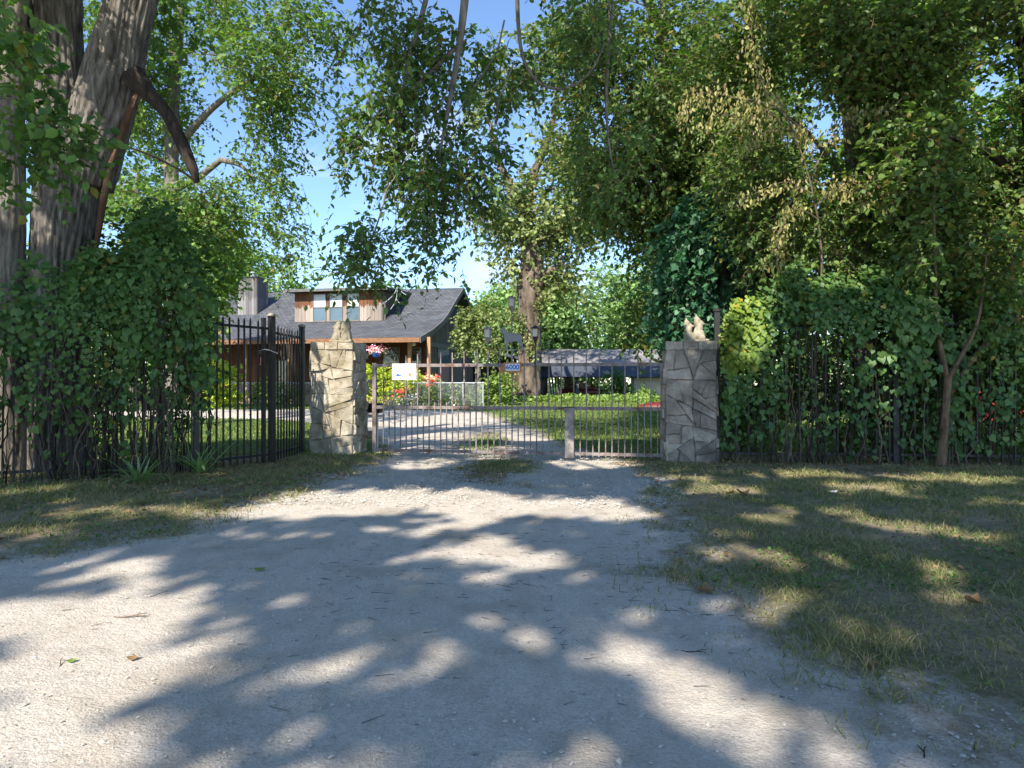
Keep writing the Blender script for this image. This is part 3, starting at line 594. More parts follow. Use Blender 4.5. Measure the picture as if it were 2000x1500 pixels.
# --- great old tree inside the gate
D5 = 44
st = [('trunk', [P(1032, 786, D5), P(1034, 720, D5), P(1036, 660, D5), P(1034, 620, D5), P(1036, 580, D5), P(1040, 545, D5), P(1038, 500, D5), P(1030, 450, D5), P(1024, 410, D5)], [.74, .70, .74, .80, .86, .88, .62, .52, .46]),
      ('limb', [P(1026, 420, D5), P(1003, 385, D5), P(988, 345, D5), P(972, 318, D5), P(955, 230, D5)], [.36, .34, .26, .2, .08]),
      ('limb', [P(1028, 420, D5), P(1034, 370, D5), P(1042, 330, D5), P(1064, 300, D5), P(1085, 220, D5), P(1090, 100, D5)], [.34, .28, .25, .22, .15, .06]),
      ('limb', [P(1046, 540, D5 - .3), P(1075, 530, D5 - .4), P(1100, 515, D5 - .5)], [.4, .26, .1]),
      ('limb', [P(1040, 480, D5), P(1100, 440, D5), P(1170, 420, D5)], [.25, .18, .06])]
make_tree('great_old_tree', 'great old tree with a thick burled trunk standing behind the gate', st,
          blob_pts([(1105, 450, D5, 85, 60, 3, 70), (985, 440, D5, 40, 45, 2, 24), (1095, 300, D5, 95, 90, 3, 44), (960, 190, D5, 70, 90, 3, 12), (1180, 400, D5, 65, 100, 3, 44), (1040, 120, D5, 85, 90, 3, 18), (1105, 545, D5, 40, 30, 2, 14), (1000, 520, D5, 24, 22, 1, 6), (1020, 385, D5 - .6, 45, 40, 1, 16)]),
          .27, M['lf_olive'], M['bark_oak'], M['twig'], m=9, nl=9, slen=(.8, 1.5), droop=.25, crad=.9, tm='rh', branch_r=.07, twig_r=.014, bark_kw=dict(step=.15, n=64, amp=.10, ridges=11, flare=.35))
o = thing('trunk_sprouts', 'leafy sprouts clinging to the thick trunk behind the gate', 'plant', tuple(P(1036, 782, D5 - 1.0)))
B = blob_pts([(1016, 640, D5 - 1.0, 18, 40, .3, 170), (1056, 600, D5 - .9, 14, 34, .3, 140), (1040, 680, D5 - 1, 16, 30, .2, 110), (1000, 620, D5 - 1, 24, 24, .5, 120)])
x = leaf_obj('foliage', B, unit(rng.normal(size=B.shape) - UP * .4), unit(UP + rng.normal(0, .7, B.shape)), .2, .8, M['lf_olive'], o, 'rh'); x.location = -o.location
# --- right-hand trees
st = [('trunk', [P(1330, 800, 19), P(1325, 600, 19), P(1300, 400, 19), P(1290, 200, 19), P(1300, 0, 19)], [.34, .3, .24, .18, .08]),
      ('limb', [P(1300, 420, 19), P(1240, 330, 18.5), P(1180, 260, 18)], [.14, .1, .03]), ('limb', [P(1295, 300, 19), P(1350, 200, 18.5), P(1400, 100, 18)], [.14, .1, .03]),
      ('limb', [P(1295, 60, 19), (2.5, 17, 12.6), (0.5, 13.5, 11.4), (-1.5, 10.5, 10.8)], [.13, .1, .07, .03])]
SPR = blob_pts([(1225, 260, 18, 120, 170, 2.4, 170), (1335, 130, 18, 130, 140, 2.5, 160), (1150, 110, 18, 80, 110, 2, 70), (1335, 490, 18, 90, 95, 1.6, 90), (1420, 300, 18, 100, 150, 2, 90), (1265, 610, 18, 36, 40, 1.0, 14), (1320, 370, 18, 110, 110, 2, 70)])
make_tree('spreading_tree', 'dense spreading tree just inside the gate above the right pillar', st,
          np.concatenate([SPR, np.array([-1.3, 10.8, 10.8]) + unit(rng.normal(size=(150, 3))) * (rng.random((150, 1)) ** .4) * np.array([4.2, 4.0, .9])]),  # second cloud of leaves is unseen, added to shade the lawn inside
          .13, M['lf_right'], M['bark_grey'], M['twig'], m=8, nl=10, wr=.7, slen=(.5, .95), crad=.5, branch_r=.03, twig_r=.006, center=(3.5, 17, 9), bark_kw=dict(step=.2, n=24))
st = [('trunk', [P(1420, 830, 15.2), P(1420, 650, 15.2), P(1410, 480, 15.2), P(1400, 360, 15.2)], [.2, .18, .15, .06])]
make_tree('ivy_clad_tree', 'tree smothered in dark blue-green ivy behind the right pillar', st, blob_pts([(1410, 500, 15, 100, 110, .9, 190), (1345, 590, 15.3, 65, 80, .8, 70), (1480, 560, 15, 60, 90, .7, 60)], .25),
          .12, M['lf_ivy'], M['bark_grey'], M['twig'], m=7, nl=8, slen=(.3, .6), droop=.7, crad=.35, tm='heart', wr=1.0, branch_r=.02, bark_kw=dict(step=.2, n=20))
st = [('trunk', [P(1690, 850, 13.4), P(1690, 600, 13.4), P(1670, 350, 13), P(1650, 100, 12.8), P(1650, -100, 12.6)], [.2, .18, .15, .12, .06]),
      ('limb', [P(1675, 380, 13), P(1580, 260, 12.8), P(1500, 200, 12.6), P(1430, 190, 12.4)], [.05, .035, .025, .01]), ('limb', [P(1665, 300, 13), P(1780, 180, 12.8), P(1880, 120, 12.6)], [.05, .035, .015])]
make_tree('fence_line_tree', 'shaded tree filling the upper right above the picket fence', st,
          blob_pts([(1500, 110, 12.8, 150, 120, 1.5, 120), (1700, 130, 12.4, 170, 130, 1.6, 160), (1610, 420, 12.8, 150, 110, 1.2, 130), (1500, 330, 13, 100, 100, 1.0, 50), (1740, 330, 12.6, 110, 110, 1.2, 80), (1640, 540, 12.8, 160, 60, .8, 70)]),
          .10, M['lf_right'], M['bark_grey'], M['twig'], m=8, nl=9, wr=.7, slen=(.35, .75), crad=.4, branch_r=.02, bark_kw=dict(step=.2, n=20))
st = [('trunk', [P(2080, 850, 12.6), P(2060, 550, 12.6), P(2020, 300, 12.2), P(1990, 50, 12)], [.22, .18, .14, .07]), ('limb', [P(2040, 400, 12.4), P(1940, 300, 12), P(1840, 260, 11.6)], [.1, .07, .02])]
make_tree('edge_tree', 'dark leafy tree crowding the right edge behind the fence', st,
          blob_pts([(1900, 130, 12, 150, 150, 1.6, 140), (1880, 380, 12.2, 140, 130, 1.4, 130), (2010, 300, 12, 90, 200, 1.4, 90), (1870, 540, 12.4, 140, 70, .9, 70)]),
          .10, M['lf_right'], M['bark_dark'], M['twig'], m=8, nl=9, wr=.7, slen=(.35, .75), crad=.4, branch_r=.02, bark_kw=dict(step=.2, n=20))
st = [('trunk', [P(1560, 800, 24), P(1560, 500, 24), P(1560, 200, 24)], [.35, .28, .12])]
make_tree('inner_tree', 'tall tree deep behind the fence line at right', st, blob_pts([(1500, 250, 24, 200, 230, 2.5, 230), (1480, 520, 24, 160, 120, 2, 110), (1620, 60, 23, 180, 140, 2, 120), (1660, 400, 23, 120, 160, 1.5, 90)]), .22, M['lf_mid'], M['bark_dark'], M['twig'], m=8, nl=8, slen=(.6, 1.1), crad=.7, tm='rh', branch_r=.04, bark_kw=dict(step=.3, n=20))
st = [('trunk', [P(1860, 800, 23), P(1860, 500, 23), P(1860, 200, 23)], [.35, .28, .12])]
make_tree('inner_tree', 'second tall tree behind the fence line, nearest the right edge', st, blob_pts([(1840, 250, 23, 230, 270, 2.5, 330), (1850, 560, 22, 230, 130, 2, 150)]), .22, M['lf_mid'], M['bark_dark'], M['twig'], m=8, nl=8, slen=(.6, 1.1), crad=.7, tm='rh', branch_r=.04, bark_kw=dict(step=.3, n=20))
# drooping yellowed sprays hanging in the sun: a climber in the trees over the right fence
root = thing('wilting_climber', 'climber with yellowed drooping leaves hanging in the sun above the right vine', 'vine', tuple(P(1600, 905, 12.2)))
off = np.array(root.location); stm = MB(); OO = []; DD = []
stm.tube(smooth_path([P(1600, 905, 12.3), P(1590, 700, 12.3), P(1610, 500, 12.0), P(1580, 330, 11.6), P(1520, 190, 11.4)], [.03, .028, .024, .02, .01], .2)[0] - off, np.linspace(.03, .01, len(smooth_path([P(1600, 905, 12.3), P(1590, 700, 12.3), P(1610, 500, 12.0), P(1580, 330, 11.6), P(1520, 190, 11.4)], [.03, .028, .024, .02, .01], .2)[0])), 6)
for a in [[(1590, 380), (1540, 350), (1500, 365), (1440, 395)], [(1590, 330), (1640, 235), (1700, 212), (1760, 216), (1768, 285)], [(1560, 280), (1500, 210), (1440, 190), (1345, 175), (1338, 240)], [(1560, 250), (1480, 160), (1465, 60), (1470, -40)],
          [(1595, 400), (1650, 360), (1700, 330), (1740, 395)], [(1600, 430), (1560, 400), (1530, 420), (1515, 520)], [(1590, 350), (1620, 370), (1690, 380), (1730, 400)], [(1540, 230), (1575, 260), (1590, 290)], [(1530, 200), (1450, 240), (1400, 210), (1380, 260)], [(1600, 300), (1560, 255), (1500, 250), (1460, 290)]]:
    q, _ = smooth_path([P(x, y, 11.4 + .2 * rng.random()) for x, y in a], [1] * len(a), .06); stm.tube(q - off, np.linspace(.009, .004, len(q)), 4)
    for p in q[len(q) // 5:]:
        for _ in range(9): OO.append(p + rng.normal(0, .10, 3)); DD.append(unit(rng.normal(0, .35, 3) + [0, 0, -1]))
stm.build('stem', M['twig'], root); OO = np.array(OO); DD = np.array(DD)
leaf_obj('foliage', OO - off, DD, unit(rng.normal(size=OO.shape)), rng.uniform(.05, .11, len(OO)), .5, M['lf_droop'], root)
# shrubs filling in behind the fences
def shrub(name, label, blobs, leaf, lm, base, m=7, nl=7, slen=(.25, .5), tm='leaf', group=None, cat='shrub', nstem=5, crad=.3, droop=.25):
    cl = blob_pts(blobs, .4); base = np.array(base, float); root = thing(name, label, cat, tuple(base), group=group); sm = MB()
    for c in cl[rng.choice(len(cl), min(nstem, len(cl)), False)]:
        k = np.linspace(0, 1, 5)[:, None]; s = np.array([rng.normal(0, .12), rng.normal(0, .1), 0]); e = c - base; md = s * .6 + e * .4 + [0, 0, .3 * abs(e[2])]
        sm.tube((1 - k) ** 2 * s + 2 * k * (1 - k) * md + k ** 2 * e, np.linspace(.022, .006, 5), 5)
    sm.build('stem', M['twig'], root, True)
    O = np.repeat(cl, m, 0) + rng.normal(0, crad * .5, (len(cl) * m, 3)); Dd = unit(unit(O - cl.mean(0)) * .6 + rng.normal(0, .7, O.shape) + [0, 0, .15]); Ls = rng.uniform(*slen, len(O))
    B, LD, NM = sprays(O, Dd, Ls, nl, droop); x = leaf_obj('foliage', B, LD, NM, leaf * rng.uniform(.45, 1.35, len(B)), .85, lm, root, tm); x.location = -root.location
    return root
SH = 'undergrowth shrubs behind the fences'
for a, lb in [((1470, 760, 13.6, 90, 120, .6, 60), 'dark shrub behind the fence nearest the right pillar'), ((1640, 740, 13.8, 110, 140, .7, 75), 'dark shrub behind the middle of the right fence'),
              ((1830, 720, 13.8, 110, 150, .7, 70), 'dark shrub behind the slim forked sapling'), ((1975, 770, 13.2, 80, 120, .7, 45), 'shrub behind the fence at the right edge'),
              ((1560, 640, 17, 160, 110, 1.0, 60), 'tall shadowed shrub deep behind the right vine mound'), ((1840, 620, 17, 190, 120, 1.0, 75), 'tall shadowed shrub deep behind the right edge fence'),
              ((320, 500, 11.9, 90, 75, .5, 42), 'loose shrub sprawling above the left vine beside the massive trunk'), ((235, 560, 11.4, 60, 50, .4, 20), 'leafy sprays over the left vine at the foot of the massive trunk'), ((1930, 720, 12.3, 90, 160, .35, 75), 'tall tangled shrub pressed against the fence at the right edge'), ((1790, 770, 12.4, 60, 120, .3, 45), 'tangled shrub pressed against the fence just left of the sapling'),
              ((1905, 800, 12.9, 90, 90, .5, 55), 'leafy shrub low behind the fence right of the sapling'), ((1955, 660, 12.8, 90, 80, .5, 40), 'shrub high behind the fence at the right edge'), ((1720, 800, 13.2, 70, 90, .5, 40), 'low shrub behind the fence left of the sapling'),
              ((180, 720, 12.4, 100, 160, .7, 75), 'dark shrub behind the middle of the left vine'), ((60, 720, 12.6, 110, 150, .7, 75), 'dark shrub behind the left fence below the pale trunk'), ((300, 700, 13.2, 80, 150, .7, 60), 'dark shrub behind the left fence beside the open pickets')]:
    shrub('undergrowth_shrub', lb, [a], .11, M['lf_shrub'], P(a[0], 750, a[2]) * [1, 1, 0], m=7, nl=7, slen=(.3, .6), group=SH)
# --- background trees
for lab, blobs, tk, lm in [
        ('pale green tree behind the carport roof, left of its middle', [(1110, 625, 66, 80, 60, 4, 190)], (1110, 66), 'lf_pale'),
        ('pale green tree behind the carport roof at its right end', [(1215, 600, 70, 90, 85, 4, 240)], (1215, 70), 'lf_pale'),
        ('pale green tree between the house gable and the thick trunk', [(980, 635, 62, 58, 58, 4, 130)], (980, 62), 'lf_pale'),
        ('pale green tree behind the thick trunk, above the carport', [(1060, 600, 75, 85, 55, 4, 150)], (1060, 75), 'lf_olive'),
        ('tree behind the house chimney', [(470, 560, 60, 90, 75, 4, 110), (555, 590, 60, 50, 40, 3, 40)], (480, 60), 'lf_mid'),
        ('tree top showing over the house dormer roof', [(760, 620, 78, 130, 62, 5, 110)], (760, 78), 'lf_mid'),
        ('tree behind the carport and its tan wall', [(1330, 640, 66, 90, 90, 4, 150)], (1330, 66), 'lf_mid')]:
    px, d = tk; b = P(px, 750, d) * [1, 1, 0]; tops = min(q[1] for q in blobs)
    st = [('trunk', [b, P(px, 720, d), P(px + 4, 660, d), P(px, tops, d)], [.45, .38, .3, .12])]
    make_tree('background_tree', lab, st, blob_pts(blobs), .36, M[lm], M['bark_grey'], M['twig'], m=9, nl=9, slen=(1.0, 1.9), crad=1.3, tm='rh', branch_r=.08, twig_r=.015, bark_kw=dict(step=.6, n=12), group='trees beyond the house and carport')
st = [('trunk', [P(936, 770, 38.5), P(936, 720, 38.5), P(930, 670, 38.5), P(918, 640, 38.5)], [.10, .09, .07, .03]), ('limb', [P(932, 690, 38.5), P(955, 668, 38.3), P(975, 655, 38)], [.06, .04, .02])]
make_tree('garden_tree', 'small tree with loose olive leaves beside the house gable wall', st, blob_pts([(922, 640, 38.5, 24, 36, .8, 26), (950, 622, 38.5, 30, 26, .8, 20), (958, 680, 38.2, 22, 14, .5, 9), (905, 655, 38.3, 12, 20, .4, 7)]), .17, M['lf_olive'], M['bark_grey'], M['twig'],
          m=7, nl=8, slen=(.4, .8), crad=.5, tm='rh', branch_r=.03, bark_kw=dict(step=.2, n=12))
n = 26000; X = rng.uniform(-130, 140, n); hh = 5 + 4.5 * vn(X * .12 + 50, X * 0, 1.0) + 2 * vn(X * .5, X * 0, 2.0); Zz = rng.random(n) ** .7 * hh; Yy = 96 + rng.normal(0, 2.5, n) + 3 * np.sin(X * .2)
B = np.c_[X, Yy, Zz]; o = leaf_obj('distant_woods', B, unit(rng.normal(size=B.shape)), unit(UP * .4 + rng.normal(0, .7, B.shape)), rng.uniform(.6, 1.1, n), .9, M['lf_pale'], None, 'rh')
tag(o, 'far belt of woods closing the view behind everything', 'woods', kind='stuff')
# ------------------------------------------------------------------ shared small shapes
_cube = {}
def cube(m):
    if m.name not in _cube:
        _cube[m.name] = mesh('block_' + m.name, [(x, y, z) for z in (-.5, .5) for y in (-.5, .5) for x in (-.5, .5)],
                             [(0, 2, 3, 1), (4, 5, 7, 6), (0, 1, 5, 4), (2, 6, 7, 3), (0, 4, 6, 2), (1, 3, 7, 5)], m)
    return _cube[m.name]
def box(name, x0, x1, y0, y1, z0, z1, m, parent, rot=None):
    o = link(name, cube(m), parent); o.location = ((x0 + x1) / 2, (y0 + y1) / 2, (z0 + z1) / 2); o.scale = (abs(x1 - x0), abs(y1 - y0), abs(z1 - z0))
    if rot: o.rotation_euler = rot
    return o
TH = math.radians(11)
EX = np.array([math.cos(TH), -math.sin(TH), 0]); EY = np.array([math.sin(TH), math.cos(TH), 0])

# ------------------------------------------------------------------ stone pillars
def clip(poly, a, b, c):                        # keep points with a*x+b*y<=c
    r = []
    for i in range(len(poly)):
        p, q = poly[i], poly[(i + 1) % len(poly)]; dp, dq = a * p[0] + b * p[1] - c, a * q[0] + b * q[1] - c
        if dp <= 0: r.append(p)
        if (dp < 0 < dq) or (dq < 0 < dp): t = dp / (dp - dq); r.append((p[0] + t * (q[0] - p[0]), p[1] + t * (q[1] - p[1])))
    return r
def cells(w, h, n, sx, R):
    """irregular flagstones: the face is split again and again by slanted cuts"""
    area = lambda p: abs(sum(p[k][0] * p[(k + 1) % len(p)][1] - p[(k + 1) % len(p)][0] * p[k][1] for k in range(len(p)))) / 2
    todo = [[(0, 0), (w, 0), (w, h), (0, h)]]; done = []
    while todo:
        todo.sort(key=area); p = todo.pop()
        if len(todo) + len(done) + 1 >= n or area(p) < w * h / n * .5: done.append(p); done += todo if len(todo) + len(done) >= n else []; todo = [] if len(done) >= n else todo; continue
        xs = [q[0] for q in p]; zs = [q[1] for q in p]; dx, dz = max(xs) - min(xs), max(zs) - min(zs); horiz = dz * sx > dx * R.uniform(.75, 1.35)
        ang = R.gauss(0, .22) + (0 if horiz else math.pi / 2) + (R.choice((-.6, .6)) if R.random() < .18 else 0); f = R.uniform(.32, .68)
        c = (min(xs) + dx * (R.uniform(.35, .65) if horiz else f), min(zs) + dz * (f if horiz else R.uniform(.35, .65))); a, b = -math.sin(ang), math.cos(ang); k = a * c[0] + b * c[1]
        p1, p2 = clip(p, a, b, k), clip(p, -a, -b, -k)
        if len(p1) < 3 or len(p2) < 3 or min(area(p1), area(p2)) < .0012: done.append(p)
        else: todo += [p1, p2]
    return done
def stone(poly, org, ax, az, nrm, depth, gap, R, m, parent):
    cx = sum(p[0] for p in poly) / len(poly); cz = sum(p[1] for p in poly) / len(poly)
    # subdivide the edges a little so that the outline is uneven
    pts = []
    for i in range(len(poly)):
        p, q = poly[i], poly[(i + 1) % len(poly)]; ln = math.hypot(q[0] - p[0], q[1] - p[1]); k = 2 if ln > .12 else 1
        for j in range(k): pts.append((p[0] + (q[0] - p[0]) * j / k, p[1] + (q[1] - p[1]) * j / k))
    if len(pts) < 3: return
    sz = max(math.sqrt(sum((p[0] - cx) ** 2 + (p[1] - cz) ** 2 for p in pts) / len(pts)), .02)
    V = []; n = len(pts); dep = depth * R.uniform(.45, 1.25); tx, tz = R.uniform(-.16, .16), R.uniform(-.16, .16)
    jit = [(R.uniform(-.012, .012), R.uniform(-.012, .012)) for _ in pts]
    for lv, (inset, dd) in enumerate(((gap, -.02), (gap, .6), (gap + .008, .92), (gap + .02, 1.0))):
        f = max(.2, 1 - inset / sz)
        for (x, z), (jx, jz) in zip(pts, jit):
            X = cx + (x - cx) * f + jx; Z = cz + (z - cz) * f + jz
            k = dd * dep + (tx * (x - cx) + tz * (z - cz) if lv > 0 else 0); V.append(org + ax * X + az * Z + nrm * k)
    V.append(org + ax * cx + az * cz + nrm * (dep * R.uniform(.96, 1.06)))
    fc = [(l * n + i, l * n + (i + 1) % n, (l + 1) * n + (i + 1) % n, (l + 1) * n + i) for l in range(3) for i in range(n)] + [(3 * n + i, 3 * n + (i + 1) % n, 4 * n) for i in range(n)]
    me = mesh('stone', V, fc, m); return link('stone', me, parent)
def pillar(label, fc, w, dp, h, seed, rubble, sm):
    """fc = world position of the middle of the front foot"""
    R = random.Random(seed); root = thing('stone_pillar', label, 'pillar', tuple(fc + EY * dp / 2), -TH)
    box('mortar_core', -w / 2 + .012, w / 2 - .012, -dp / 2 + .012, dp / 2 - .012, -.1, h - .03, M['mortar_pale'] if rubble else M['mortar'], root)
    A = lambda *v: np.array(v, float)
    for org, ax, nrm, ww, n, sx in ((A(-w / 2, -dp / 2 + .04, -.04), A(1, 0, 0), A(0, -1, 0), w, 30, 1.1), (A(w / 2 - .04, -dp / 2 + .03, -.04), A(0, 1, 0), A(1, 0, 0), dp - .03, 60 if rubble else 16, .7 if rubble else 1.2),
                                    (A(-w / 2 + .04, dp / 2, -.04), A(0, -1, 0), A(-1, 0, 0), dp, 16, 1.2), (A(w / 2, dp / 2 - .04, -.04), A(-1, 0, 0), A(0, 1, 0), w, 14, 1.3)):
        for poly in cells(ww, h - .10, n, sx, R): stone(poly, org, ax, A(0, 0, 1), nrm, .07, .006, R, sm, root)
    # flat stones of the top course
    x = -w / 2 - .01
    for k, fr in enumerate((.34, .30, .36)):
        x1 = x + fr * (w + .02); p = [(x + .006, -dp / 2 - .02), (x1 - .006, -dp / 2 - .025), (x1 - .01, dp / 2), (x + .01, dp / 2 + .01)]
        V = [(a, b, h - .145 + R.uniform(0, .01)) for a, b in p] + [(a * .995, b * .99, h + R.uniform(-.02, .012)) for a, b in p]
        link('cap_stone', mesh('cap_stone', V, [(3, 2, 1, 0), (4, 5, 6, 7), (0, 1, 5, 4), (1, 2, 6, 5), (2, 3, 7, 6), (3, 0, 4, 7)], sm), root); x = x1
    return root
LF = np.array([-.2640 * 13.14, 13.14, 0]); RF = np.array([.2626 * 11.9, 11.9, 0])
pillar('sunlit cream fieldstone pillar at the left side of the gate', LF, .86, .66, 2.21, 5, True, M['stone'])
pillar('shaded fieldstone pillar, greyed for its shade, at the right side of the gate', RF, .86, .66, 2.14, 11, False, M['stone_shaded'])

def statue(label, loc, rz, flip, heads):
    root = thing('hound_statue', label, 'statue', loc, rz); f = -1 if flip else 1
    mb = MB()
    def ell(c, r, rot=0):
        n, k = 14, 9; V = []; cr, sr = math.cos(rot), math.sin(rot)
        for a in range(k + 1):
            t = math.pi * a / k
            for b in range(n):
                p = 2 * math.pi * b / n; x, y, z = r[0] * math.sin(t) * math.cos(p), r[1] * math.sin(t) * math.sin(p), r[2] * math.cos(t)
                V.append((f * (c[0] + x * cr + z * sr), c[1] + y, c[2] - x * sr + z * cr))
        mb.add(V, [(a * n + b, (a + 1) * n + b, (a + 1) * n + (b + 1) % n, a * n + (b + 1) % n) for a in range(k) for b in range(n)])
    for ox, oy, s, up in heads:
        q = lambda x, z: (ox + x * s, oy, z * s)
        ell(q(.02, .10), (.085 * s, .10 * s, .10 * s)); ell(q(.012, .19), (.066 * s, .08 * s, .13 * s), .12); ell(q(-.02, .28), (.05 * s, .062 * s, .08 * s), -.2)
        ell(q(-.01, .335), (.045 * s, .05 * s, .05 * s)); ell(q(-.025, .375), (.024 * s, .03 * s, .058 * s), -.18 * up)      # skull, raised muzzle
        ell(q(-.045, .352), (.014 * s, .022 * s, .038 * s), -.5)                                                             # lower jaw
        ell(q(.065, .30), (.017 * s, .03 * s, .06 * s), -.75)                                                               # ear
        for dy in (-.045, .045):
            ell((ox - .055 * s, oy + dy * s, .10 * s), (.022 * s, .026 * s, .12 * s), .08); ell((ox - .075 * s, oy + dy * s, .02 * s), (.035 * s, .026 * s, .022 * s))
            ell((ox + .05 * s, oy + dy * 1.4 * s, .055 * s), (.06 * s, .04 * s, .06 * s))
        ell(q(.12, .022), (.06 * s, .022 * s, .02 * s))
    mb.box(-.19 * 1, .19, -.12, .12, -.012, .018)
    o = mb.build('carving', M['statue'], root, True); r = o.modifiers.new('join', 'REMESH'); r.mode = 'VOXEL'; r.voxel_size = .011; r.use_smooth_shade = True
    return root
statue('weathered pair of howling stone hounds on the sunlit left pillar', tuple(LF + EY * .28 + EX * .10 + UP * 2.225), -TH + .1, True, [(-.10, -.03, 1.0, 1), (.03, .03, .93, .6), (.10, -.02, 1.02, .4)])
statue('pale pair of howling stone hounds on the shaded right pillar', tuple(RF + EY * .26 + EX * .06 + UP * 2.155), -TH, False, [(-.10, .02, .98, .3), (.075, -.02, 1.12, 1.0)])

# ------------------------------------------------------------------ the driveway gate
gm = (LF + RF) / 2 + EY * .18
def on_line(px, org, e):      # point on the line org + t e seen at photo column px
    k = (px - 1000) / F; t = (k * org[1] - org[0]) / (e[0] - k * e[1]); return org + e * t
GL, GR = on_line(728, gm, EX), on_line(1297, gm, EX); GW = float(np.linalg.norm(GR - GL))
gate = thing('driveway_gate', 'long rusty grey metal picket gate with an arched top across the drive', 'gate', tuple(GL), -TH)
zb, zm, zt = .13, .955, 1.755
box('stile', 0, .075, -.03, .03, zb - .04, zt + .05, M['gate'], gate); box('stile', GW - .065, GW, -.03, .03, zb - .04, zt + .02, M['gate'], gate)
for z, hgt in ((zb, .055), (zm, .06), (zt, .06)): box('rail', .077, GW - .067, -.022, .022, z - hgt / 2, z + hgt / 2, M['gate'], gate)
NP = 24; sp = GW / NP
for i in range(1, NP):
    t = i / NP; ztop = 1.84 + .19 * (1 - abs(2 * t - .93) ** 1.7) + rng.normal(0, .006)
    b = box('picket', i * sp - .0105, i * sp + .0105, -.034, -.0125, zb - .05, ztop, M['gate'], gate); b.rotation_euler = (0, rng.normal(0, .004), 0)
for i in range(NP):
    x = (i + .5) * sp
    if x > .12: box('short_picket', x - .009, x + .009, -.034, -.0125, zb - .05, 1.05 + rng.normal(0, .008), M['gate'], gate)
def gx(px): return float(np.dot(on_line(px, gm, EX) - GL, EX))
xp = gx(1113); lp = box('latch_post', xp - .08, xp + .08, -.10, -.036, .06, zm + .01, M['gate_tube'], gate)
box('post_cap', xp - .085, xp + .085, -.105, -.033, zm + .012, zm + .03, M['iron'], gate)
box('lock_box', GW - .03, GW + .07, -.08, -.034, .80, .96, M['greybox'], gate)
for z in (.45, 1.45): box('hinge', -.10, .01, -.02, .02, z - .04, z + .04, M['iron'], gate)
def lantern(px, zl, s, body, pale):
    x = gx(px); root = link('lantern', None, gate); root.location = (x, -.023, zl); root.empty_display_size = .1
    MB().tube([(0, 0, 1.5 - zl), (0, 0, 0)], [.013, .013], 8).build('pole', body, root)
    MB().lathe([(.012, -.10 * s), (.02, -.09 * s), (.06 * s, 0), (.066 * s, .012 * s), (.066 * s, .02 * s)], 4).build('bowl', body, root)
    MB().lathe([(.058 * s, .02 * s), (.064 * s, .15 * s)], 4).build('glass_shade', M['lampglass'], root)
    MB().lathe([(.095 * s, .15 * s), (.09 * s, .165 * s), (.03 * s, .20 * s), (.008 * s, .21 * s)], 4).build('lid', body, root)
    for a in range(4):
        t = math.pi / 2 * a; r0, r1 = .064 * s, .068 * s
        MB().tube([(r0 * math.cos(t), r0 * math.sin(t), .018 * s), (r1 * math.cos(t), r1 * math.sin(t), .152 * s)], [.005, .005], 4).build('glazing_bar', body, root)
    root.rotation_euler = (0, 0, math.radians(45)); return root
tag(lantern(953, 2.25, 1.1, M['gate_tube'], True), 'pale lantern on the left of the metal dog'); tag(lantern(1046, 2.25, 1.1, M['iron'], False), 'lantern on the right of the metal dog, blackened for its shade')  # right lantern drawn in black iron to stand for its shade
tag(lantern(1000, 2.82, 1.05, M['gate_tube'], True), 'tallest lantern on the middle picket')
dog = [(-.23, .34), (-.20, .375), (-.165, .39), (-.135, .36), (-.11, .30), (-.06, .275), (.06, .265), (.11, .275), (.165, .25), (.19, .20), (.195, .10), (.215, .03), (.235, -.02), (.20, -.03), (.165, .03), (.13, .09), (.09, .12), (.02, .115), (-.05, .105), (-.08, .06), (-.085, -.03), (-.13, -.03), (-.135, .10), (-.16, .18), (-.165, .26), (-.20, .30), (-.235, .315)]
o = MB().prism([(x * .95, z) for x, z in dog], 'y', -.008, .008).build('dog_silhouette', M['metal_silh'], gate); o.location = (gx(1001), -.043, 2.07); tag(o, 'grey sheet-metal dog cut-out')
box('ground_bar', gx(981), gx(1021), -.05, -.036, 2.026, 2.039, M['metal_silh'], gate)

def text(name, s, size, m, parent, loc, bold=0):
    cu = bpy.data.curves.new(name, 'FONT'); cu.body = s; cu.size = size; cu.align_x = 'CENTER'; cu.align_y = 'CENTER'; cu.extrude = .0008; cu.offset = bold
    t = bpy.data.objects.new('tmp', cu); C.objects.link(t); dg = bpy.context.evaluated_depsgraph_get(); me = bpy.data.meshes.new_from_object(t.evaluated_get(dg)); bpy.data.objects.remove(t)
    me.materials.clear(); me.materials.append(m); o = link(name, me, parent); o.location = loc; o.rotation_euler = (math.radians(90), 0, 0); return o
def plate(name, label, px0, px1, z0, z1, m, th=.006):
    x0, x1 = gx(px0), gx(px1); c = GL + EX * (x0 + x1) / 2 - EY * .045; r = thing(name, label, 'sign', (c[0], c[1], (z0 + z1) / 2), -TH); w, h = x1 - x0, z1 - z0
    box('panel', -w / 2, w / 2, -th / 2, th / 2, -h / 2, h / 2, m, r); return r, w, h
r, w, h = plate('delivery_sign', 'white rectangular delivery notice with small logos wired to the gate', 767.5, 814.5, 1.478, 1.79, M['white'])
for k in range(9): box('print_mark', -w * .36 + k * w * .08, -w * .36 + k * w * .08 + w * .062, -.0046, -.0034, h * .335, h * .36, M['inkfaint'], r)
text('lettering', 'amazon', .042, M['inkgrey'], r, (-w * .22, -.0045, h * .13)); text('lettering', 'Fed', .045, M['inkpurple'], r, (w * .145, -.0045, h * .13), .0005); text('lettering', 'Ex', .045, M['inkgold'], r, (w * .262, -.0045, h * .13), .0005)
